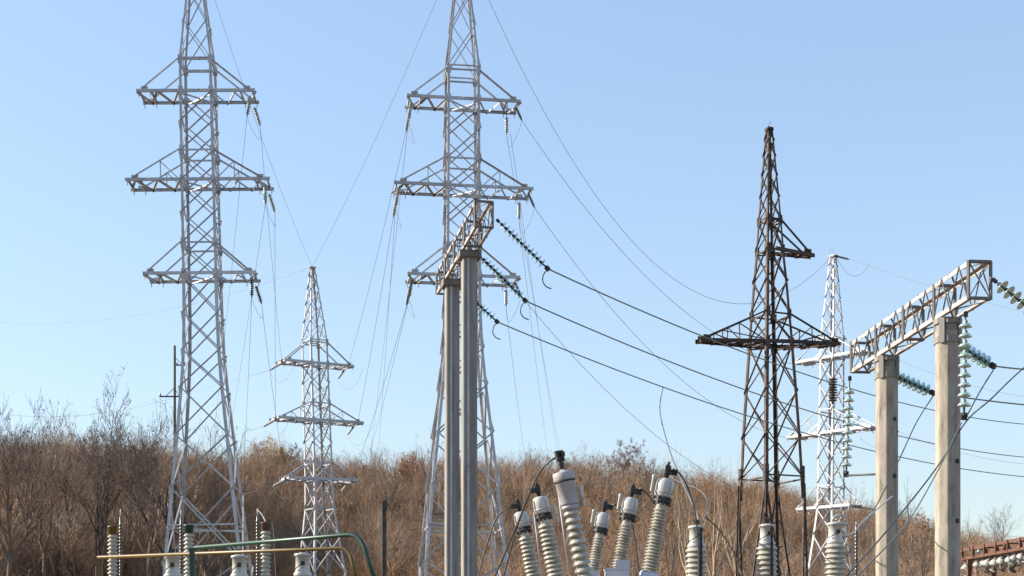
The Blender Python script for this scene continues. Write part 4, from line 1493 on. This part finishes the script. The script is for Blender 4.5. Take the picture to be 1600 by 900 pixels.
def make_tree(seed, H, label, group, bark, forks=3, depth=5, loc=(0, 0, 0), leaves=60, spread=(0.35, 0.75), cup=0.06, leafmat='seed_pod'):
    rng = random.Random(seed)
    root = empty('bare_tree', loc, label, 'tree', rng.uniform(0, 6.28), group)
    tb, cb = MB(), MB()
    trunk = H * rng.uniform(0.22, 0.32)
    r0 = H * 0.0125
    pts, rs = [], []
    x = y = 0
    for k in range(6):
        pts.append((x, y, -0.6 + (trunk + 0.6) * k / 5))
        rs.append(r0 * (1.25 - 0.45 * k / 5))
        x += rng.gauss(0, 0.04) * H * 0.08
        y += rng.gauss(0, 0.04) * H * 0.08
    tb.tube(pts, rs, 7, smooth=True)
    tips = []

    def limb(p, d, L, r, lev):
        n = 4
        q, dd = Vector(p), Vector(d)
        pp, rr = [q.copy()], [r]
        for k in range(n):
            dd = (dd + Vector((rng.gauss(0, 0.11), rng.gauss(0, 0.11), cup + rng.gauss(0, 0.07)))).normalized()
            q = q + dd * (L / n)
            pp.append(q.copy())
            rr.append(max(H * 0.0006, r * (1 - 0.62 * (k + 1) / n)))
        cb.tube(pp, rr, 5 if lev > 2 else 3, cap=False, smooth=False)
        if lev == 0:
            tips.append((q, dd))
            return
        nk = {5: 5, 4: 4, 3: 4, 2: 4, 1: 3}[lev]
        for k in range(nk):
            f = 1.0 if k == 0 else rng.uniform(0.25, 0.95)
            i = min(n - 1, int(f * n))
            b = pp[i].lerp(pp[i + 1], f * n - i)
            r1 = rr[i] + (rr[i + 1] - rr[i]) * (f * n - i)
            ax = dd.orthogonal().normalized()
            ax.rotate(Matrix.Rotation(rng.uniform(0, 6.283), 3, dd))
            nd = (pp[i + 1] - pp[i]).normalized()
            nd.rotate(Matrix.Rotation(rng.uniform(*spread) * (0.45 if k == 0 else 1.0), 3, ax))
            nd = (nd + Vector((0, 0, cup * 1.5))).normalized()
            limb(b, nd, L * rng.uniform(0.45, 0.68), max(H * 0.0007, r1 * rng.uniform(0.5, 0.72)), lev - 1)

    for k in range(forks):
        a = 6.283 * k / forks + rng.uniform(-0.5, 0.5)
        t = rng.uniform(0.16, 0.5)
        d = Vector((math.cos(a) * t, math.sin(a) * t, 1)).normalized()
        limb(Vector(pts[-1 - (k % 2)]), d, H * rng.uniform(0.30, 0.40), r0 * 0.66, depth)
    zmax = sorted(t[0].z for t in tips)[int(len(tips) * 0.93)]
    sc_ = H / zmax
    for t_ in (tb, cb):
        t_.v = [p * sc_ for p in t_.v]
    cb.cur = 1
    for k in range(leaves):
        q, dd = rng.choice(tips)
        q = q * sc_
        for j in range(3):
            p = q + Vector((rng.gauss(0, 0.10), rng.gauss(0, 0.10), rng.gauss(-0.05, 0.12)))
            s = rng.uniform(0.08, 0.17)
            u = Vector((rng.gauss(0, 0.5), rng.gauss(0, 0.5), rng.gauss(-0.6, 0.6))).normalized()
            v = u.orthogonal().normalized()
            cb.add([p, p + u * s, p + u * s + v * s * 0.35, p + v * s * 0.35], [(0, 1, 2, 3)])
    tb.build('trunk', bark, root)
    cb.build('crown', [bark, M[leafmat]], root)
    return root


def make_shrub(seed, H, nst, leaves, lab, tall=False, twig='twig'):
    """Several stems from one stool, each branching into a feathery bare crown; a few withered leaves."""
    rng = random.Random(seed)
    mb = MB()
    tips = []

    def shoot(p, d, L, r, lev, n):
        q, dd = Vector(p), Vector(d)
        pp, rr = [q.copy()], [r]
        for k in range(n):
            dd = (dd + Vector((rng.gauss(0, 0.14), rng.gauss(0, 0.14), 0.07 + rng.gauss(0, 0.05)))).normalized()
            q = q + dd * (L / n)
            pp.append(q.copy())
            rr.append(max(0.006, r * (1 - 0.72 * (k + 1) / n)))
        mb.tube(pp, rr, 3, cap=False, smooth=False)
        if lev == 0:
            tips.append((pp[-1], dd))
            return
        nk = (rng.randint(7, 9) if not tall else rng.randint(6, 8)) if lev == 2 else rng.randint(3, 5)
        lo = (0.45 if tall else 0.22) if lev == 2 else 0.25
        for k in range(nk):
            f = rng.uniform(lo, 0.99) * n
            i = min(n - 1, int(f))
            b0 = pp[i].lerp(pp[i + 1], f - i)
            aa = rng.uniform(0, 6.283)
            td = Vector((math.cos(aa), math.sin(aa), rng.uniform(0.25, 1.25))).normalized()
            shoot(b0, td, L * rng.uniform(0.2, 0.42) if lev == 2 else L * rng.uniform(0.3, 0.6), max(0.008, rr[i] * 0.5), lev - 1, 3 if lev == 2 else 2)
        tips.append((pp[-1], dd))

    for s in range(nst):
        a = rng.uniform(0, 6.283)
        rr0 = rng.uniform(0, 0.7)
        lean = rng.uniform(0.05, 0.42 if not tall else 0.2)
        st_ = rng.choice((0.06, 0.08, 0.095)) if tall else rng.choice((0.035, 0.05, 0.07))
        shoot(Vector((math.cos(a) * rr0, math.sin(a) * rr0, -0.3)), Vector((math.cos(a) * lean, math.sin(a) * lean, 1)).normalized(), H * rng.uniform(0.6, 1.0), st_ * H / 5, 2, 5)
    mb.cur = 1
    for k in range(leaves):
        q, dd = rng.choice(tips)
        q = q - dd * rng.uniform(0, 0.35) + Vector((rng.gauss(0, 0.07), rng.gauss(0, 0.07), rng.gauss(0, 0.07)))
        s = rng.uniform(0.04, 0.11)
        u = Vector((rng.gauss(0, 1), rng.gauss(0, 1), rng.gauss(0, 1))).normalized()
        v = u.orthogonal().normalized()
        mb.add([q, q + u * s, q + u * s + v * s * 0.55, q + v * s * 0.55], [(0, 1, 2, 3)])
    return mb.build('bare_shrub', [M[twig], M['dry_leaf']])


# shrubs at the foot of the hill: each a thing, and the kinds the wood behind repeats
kinds = bpy.data.collections.new('brush_kinds')
C.children.link(kinds)
kinds_grey = bpy.data.collections.new('grey_brush_kinds')
C.children.link(kinds_grey)
shrub_spots = [(60, 150), (225, 148), (430, 178), (560, 180), (640, 178), (820, 180), (1010, 178), (1120, 176), (1345, 176), (96, 140), (700, 182), (1240, 178), (20, 138), (185, 139), (262, 142)]
labs = ['bare brown shrub of the thicket at the lower left corner', 'bare brown shrub left of the left pylon foot', 'bare shrub behind the brown-headed insulator', 'bare shrub behind the green pipe bend',
        'bare shrub behind the lone steel post', 'bare shrub behind the farthest breaker bushings', 'bare shrub behind the nearest right-leaning bushing', 'bare shrub left of the brown pylon foot',
        'bare shrub between hooped column and the right gantry post', 'tall thin-stemmed shrub below the darkest forked tree at far left', 'tall thin-stemmed shrub between the second pylon legs', 'tall thin-stemmed shrub between the brown pylon legs', 'grey leafless shrub at the foot of the left-edge tree', 'grey leafless shrub behind the yellow-headed insulator', 'grey leafless shrub under the timber pole']
for k, (px, Y) in enumerate(shrub_spots):
    o = make_shrub(40 + k, (5.0, 6.0, 5.5, 6.6, 5.0, 6.2, 5.6, 6.8, 6.0, 7.5, 8.0, 7.0, 6.5, 6.0, 7.0)[k], (5 + k % 3 if k < 9 else 3 if k < 12 else 5), (120, 300, 200, 420, 160, 340, 260, 100, 380, 40, 80, 30, 20, 40, 10)[k], labs[k], k >= 9 and k != 13, 'twig_grey' if px < 300 else 'twig')
    x = (px - 800) / F * Y
    o.location = (x, Y, ground_z(x, Y))
    tag(o, labs[k], 'shrub', 'shrubs along the foot of the hill')
    C.objects.unlink(o)
    (kinds_grey if px < 300 else kinds).objects.link(o)

# the far brushwood: one mass
rng = np.random.default_rng(5)
pts, rots, scs = [], [], []
N = 7600
tries = 0
while len(pts) < N and tries < 60000:
    tries += 1
    bx = rng.uniform(-0.52, 0.52)
    px = 800 + F * bx
    y0 = float(np.interp(px, [0, 300, 420], [126, 130, 178]))
    yc = float(np.interp(px, [0, 260, 430], [225, 235, 320]))
    Y = y0 + (yc + 25 - y0) * rng.uniform(0, 1) ** 1.1
    x = bx * Y
    if px > -150 and px < 1750:
        pass
    elif rng.uniform() > 0.5:
        continue
    if noise.noise(Vector((x * 0.05, Y * 0.05, 4.0))) < -0.36:
        continue
    pts.append((x, Y, ground_z(x, Y)))
    rots.append(rng.uniform(0, 6.283))
    scs.append((0.5 + 0.75 * rng.uniform() ** 1.3) * (0.98 if px < 330 else 1.0) * (0.85 if px > 1250 else 1.0))
def brush_mass(sel, coll, label):
    me = bpy.data.meshes.new('bare_brushwood')
    me.from_pydata([pts[i] for i in sel], [], [])
    a = me.attributes.new('rot', 'FLOAT', 'POINT')
    a.data.foreach_set('value', [rots[i] for i in sel])
    a = me.attributes.new('scl', 'FLOAT', 'POINT')
    a.data.foreach_set('value', [scs[i] for i in sel])
    wood = bpy.data.objects.new('bare_brushwood', me)
    C.objects.link(wood)
    tag(wood, label, 'brushwood', kind='stuff')
    ng = bpy.data.node_groups.new('brushwood', 'GeometryNodeTree')
    ng.interface.new_socket('Geometry', in_out='INPUT', socket_type='NodeSocketGeometry')
    ng.interface.new_socket('Geometry', in_out='OUTPUT', socket_type='NodeSocketGeometry')
    gi = ng.nodes.new('NodeGroupInput')
    go = ng.nodes.new('NodeGroupOutput')
    m2p = ng.nodes.new('GeometryNodeMeshToPoints')
    ci = ng.nodes.new('GeometryNodeCollectionInfo')
    ci.inputs['Collection'].default_value = coll
    ci.inputs['Separate Children'].default_value = True
    ci.inputs['Reset Children'].default_value = True
    iop = ng.nodes.new('GeometryNodeInstanceOnPoints')
    iop.inputs['Pick Instance'].default_value = True
    na = ng.nodes.new('GeometryNodeInputNamedAttribute')
    na.data_type = 'FLOAT'
    na.inputs['Name'].default_value = 'rot'
    nb_ = ng.nodes.new('GeometryNodeInputNamedAttribute')
    nb_.data_type = 'FLOAT'
    nb_.inputs['Name'].default_value = 'scl'
    cx_ = ng.nodes.new('ShaderNodeCombineXYZ')
    ng.links.new(gi.outputs[0], m2p.inputs['Mesh'])
    ng.links.new(m2p.outputs[0], iop.inputs['Points'])
    ng.links.new(ci.outputs[0], iop.inputs['Instance'])
    ng.links.new(na.outputs[0], cx_.inputs['Z'])
    ng.links.new(cx_.outputs[0], iop.inputs['Rotation'])
    ng.links.new(nb_.outputs[0], iop.inputs['Scale'])
    ng.links.new(iop.outputs[0], go.inputs[0])
    md = wood.modifiers.new('brushwood', 'NODES')
    md.node_group = ng


def grey_side(p):
    q = 800 + F * p[0] / p[1]
    return q + 60 * noise.noise(Vector((p[0] * 0.08, p[1] * 0.08, 9))) + (p[1] - 150) * 1.6 < 300


gs = [i for i in range(len(pts)) if grey_side(pts[i]) and rng.uniform() < 0.8]
gset = set(gs)
brush_mass([i for i in range(len(pts)) if i not in gset], kinds, 'dense leafless rusty brown brushwood covering the hillside behind the pylons')
brush_mass(gs, kinds_grey, 'greyer dark leafless thicket filling the lower left around the left pylon')


def put(tree, px, Y, label, sc=1.0, rz=0.0, group=None, first=False):
    x = (px - 800) / F * Y
    loc = (x, Y, ground_z(x, Y))
    if first:
        tree.location = loc
        tree.rotation_euler = (0, 0, rz)
        tree.scale = (sc, sc, sc)
        tree['label'] = label
        return tree
    return dup(tree, loc, (0, 0, rz), sc, label, group)


# big bare trees at left
tA = make_tree(3, 16.5, 'x', 'tall bare trees at left', M['bark_dark'], 4, 4, leaves=420)
tB = make_tree(11, 15.0, 'x', 'tall bare trees at left', M['bark'], 5, 4, leaves=160)
tC = make_tree(23, 13.0, 'x', 'tall bare trees at left', M['bark'], 4, 4, leaves=60, spread=(0.25, 0.55), cup=0.1)
put(tA, 152, 121, 'darkest tall forked bare tree, standing clear above the thicket at far left', 1.07, 0.4, first=True)
put(tB, 232, 124, 'wide bare tree just left of the timber pole', 1.07, 1.4, first=True)
put(tC, 70, 126, 'slender pale bare tree left of the darkest forked tree', 1.16, 0.0, first=True)
for (t, px, Y, sc, rz, lab) in ((tB, 14, 124, 1.12, 3.0, 'bare tree at the left edge of the picture'),
                                (tA, 268, 128, 0.95, 2.2, 'forked bare tree right behind the timber pole'),
                                (tC, 192, 133, 1.15, 4.0, 'thin bare tree close right of the darkest forked tree'),
                                (tB, 322, 128, 1.0, 5.0, 'bare tree seen through the legs of the left pylon'),
                                (tC, 352, 132, 1.0, 3.6, 'small bare tree at the right leg of the left pylon'),
                                (tC, 112, 138, 1.15, 2.0, 'thin bare tree close behind the darkest forked tree, to its left'),
                                (tB, 42, 142, 1.0, 5.2, 'grey bare tree rising behind the slender pale one near the left edge'),
                                (tB, -60, 128, 1.1, 1.0, 'bare tree beyond the left edge of the picture')):
    put(t, px, Y, lab, sc, rz, 'tall bare trees at left')

# trees standing out along the ridge
tD = make_tree(31, 8.0, 'x', 'bare trees along the ridge', M['bark'], 4, 3, leaves=30)
tE = make_tree(37, 8.5, 'x', 'bare trees along the ridge', M['bark'], 4, 3, leaves=20, spread=(0.25, 0.55), cup=0.1)
rid = [(tD, 448, 'left of the small pylon'), (tE, 432, 'farther left of the small pylon'), (tE, 582, 'above the green pipe bend'), (tD, 618, 'above the lone steel post'), (tE, 655, 'left of the second pylon leg'),
       (tD, 795, 'right of the second pylon leg'), (tE, 828, 'above the middle left-leaning bushing'), (tE, 922, 'right of the grey-capped bushing'), (tD, 980, 'above the right-leaning bushings, with rusty tint'),
       (tE, 1012, 'between two right-leaning bushings'), (tD, 1110, 'left of the brown pylon'), (tE, 1330, 'under the left hanging string'), (tD, 1362, 'left of the left concrete post'),
       (tE, 1420, 'right of the left concrete post'), (tD, 1448, 'left of the near right concrete post'), (tE, 1520, 'right of the near right concrete post')]
fst = set()
for k, (t, px, lab) in enumerate(rid):
    Y = 318 if px < 1250 else 300
    put(t, px, Y, 'small bare tree on the ridge ' + lab, 0.85 + 0.35 * rnd.random(), rnd.uniform(0, 6.28), 'bare trees along the ridge', first=(t.name not in fst))
    fst.add(t.name)
M['rusty_leaf'] = mat('rusty_leaves', (0.20, 0.085, 0.045), (0.33, 0.15, 0.075), 1.5, 0.9)
M['yellow_leaf'] = mat('yellow_brown_leaves', (0.26, 0.15, 0.05), (0.42, 0.26, 0.085), 1.5, 0.9)
tR = make_tree(71, 8.0, 'x', 'leafy trees along the ridge', M['bark'], 4, 3, leaves=1500, leafmat='rusty_leaf')
tY = make_tree(73, 7.0, 'x', 'leafy trees along the ridge', M['bark'], 4, 3, leaves=1200, leafmat='yellow_leaf')
for k, (t, px, Y, sc, lab) in enumerate(((tR, 982, 305, 1.3, 'rust-coloured leafy tree on the ridge above the right-leaning bushings'), (tR, 962, 300, 1.0, 'smaller rust-coloured leafy tree left of the rust-coloured ridge tree'),
                                         (tR, 1010, 300, 0.9, 'small rust-coloured leafy tree on the ridge behind the nearest right-leaning bushing'), (tY, 432, 305, 1.2, 'yellow-brown leafy tree on the ridge left of the small pylon'),
                                         (tY, 408, 300, 1.1, 'yellow-brown leafy tree on the ridge right of the left pylon'), (tY, 455, 300, 1.0, 'yellow-brown leafy tree close left of the small pylon'),
                                         (tR, 640, 290, 0.9, 'rust-coloured small tree left of the second pylon'), (tY, 860, 270, 0.9, 'yellow-brown small tree behind the grey-capped bushing'), (tY, 915, 255, 0.9, 'yellow-brown small tree right of the grey-capped bushing'),
                                         (tR, 1290, 300, 0.8, 'rust-coloured small tree behind the bright white pylon'), (tR, 1440, 285, 0.8, 'rust-coloured small tree between the right concrete posts'))):
    put(t, px, Y, lab, sc, rnd.uniform(0, 6.28), 'leafy trees along the ridge', first=(k in (0, 3)))
put(tB, 1562, 290, 'round bare tree alone on the ridge at the far right', 0.75, 0.5, 'bare trees along the ridge')
# dark small trunks among the brush and pale tall saplings before the brown pylon
tF = make_tree(51, 11.0, 'x', 'pale saplings before the hill', M['pale_bark'], 5, 2, leaves=0, spread=(0.2, 0.5), cup=0.14)
tG = make_tree(57, 11.0, 'x', 'pale saplings before the hill', M['pale_bark'], 4, 2, leaves=0, spread=(0.2, 0.5), cup=0.12)
sap = [(tF, 1150, 120, 1.15, 'tall pale sapling at the left foot of the brown pylon'), (tG, 1115, 118, 1.1, 'tall pale sapling right of the first ribbed column'), (tF, 1075, 122, 1.2, 'tall pale sapling behind the first ribbed column'),
       (tG, 1050, 125, 0.95, 'pale sapling behind the nearest right-leaning bushing'), (tG, 1225, 125, 0.9, 'pale sapling inside the legs of the brown pylon'), (tF, 1355, 130, 0.95, 'pale sapling left of the left concrete post'),
       (tF, 770, 150, 0.8, 'pale sapling at the right leg of the second pylon'), (tG, 930, 150, 0.8, 'pale sapling between left-leaning and right-leaning bushings'), (tG, 1440, 140, 0.8, 'pale sapling between the right concrete posts'), (tF, 1000, 130, 0.8, 'pale sapling behind the middle right-leaning bushing'), (tG, 1175, 128, 0.85, 'pale sapling just left of the second ribbed column'), (tF, 1270, 140, 0.7, 'pale sapling left of the hooped ribbed column'), (tG, 895, 150, 0.7, 'pale sapling behind the grey-capped bushing')]
fst = set()
for k, (t, px, Y, sc, lab) in enumerate(sap):
    put(t, px, Y, lab, sc, rnd.uniform(0, 6.28), 'pale saplings before the hill', first=(t.name not in fst))
    fst.add(t.name)
mid = [(tA, 128, 165, 0.62, 'dark low tree inside the left thicket below the darkest forked tree'), (tA, 232, 160, 0.6, 'dark low tree inside the left thicket below the timber pole'), (tA, 205, 170, 0.5, 'dark low tree behind the dark ribbed pole at left'),
       (tD, 1470, 200, 0.9, 'dark low tree behind the near right concrete post'), (tD, 1425, 190, 0.8, 'dark low tree between the right concrete posts'), (tD, 520, 240, 0.8, 'dark low tree right of the small pylon'), (tD, 860, 230, 0.8, 'dark low tree behind left-leaning bushings')]
for (t, px, Y, sc, lab) in mid:
    put(t, px, Y, lab, sc, rnd.uniform(0, 6.28), 'dark low trees in the brush')

# dark-stemmed small trees standing among the brush of the slope
rs_ = random.Random(99)
for k in range(34):
    px = rs_.uniform(395, 1500)
    Y = rs_.uniform(186, 285)
    put(rs_.choice((tD, tE)), px, Y, 'small dark-stemmed bare tree rising among the brown brush on the slope', rs_.uniform(0.95, 1.5), rs_.uniform(0, 6.28), 'dark-stemmed trees among the brush')
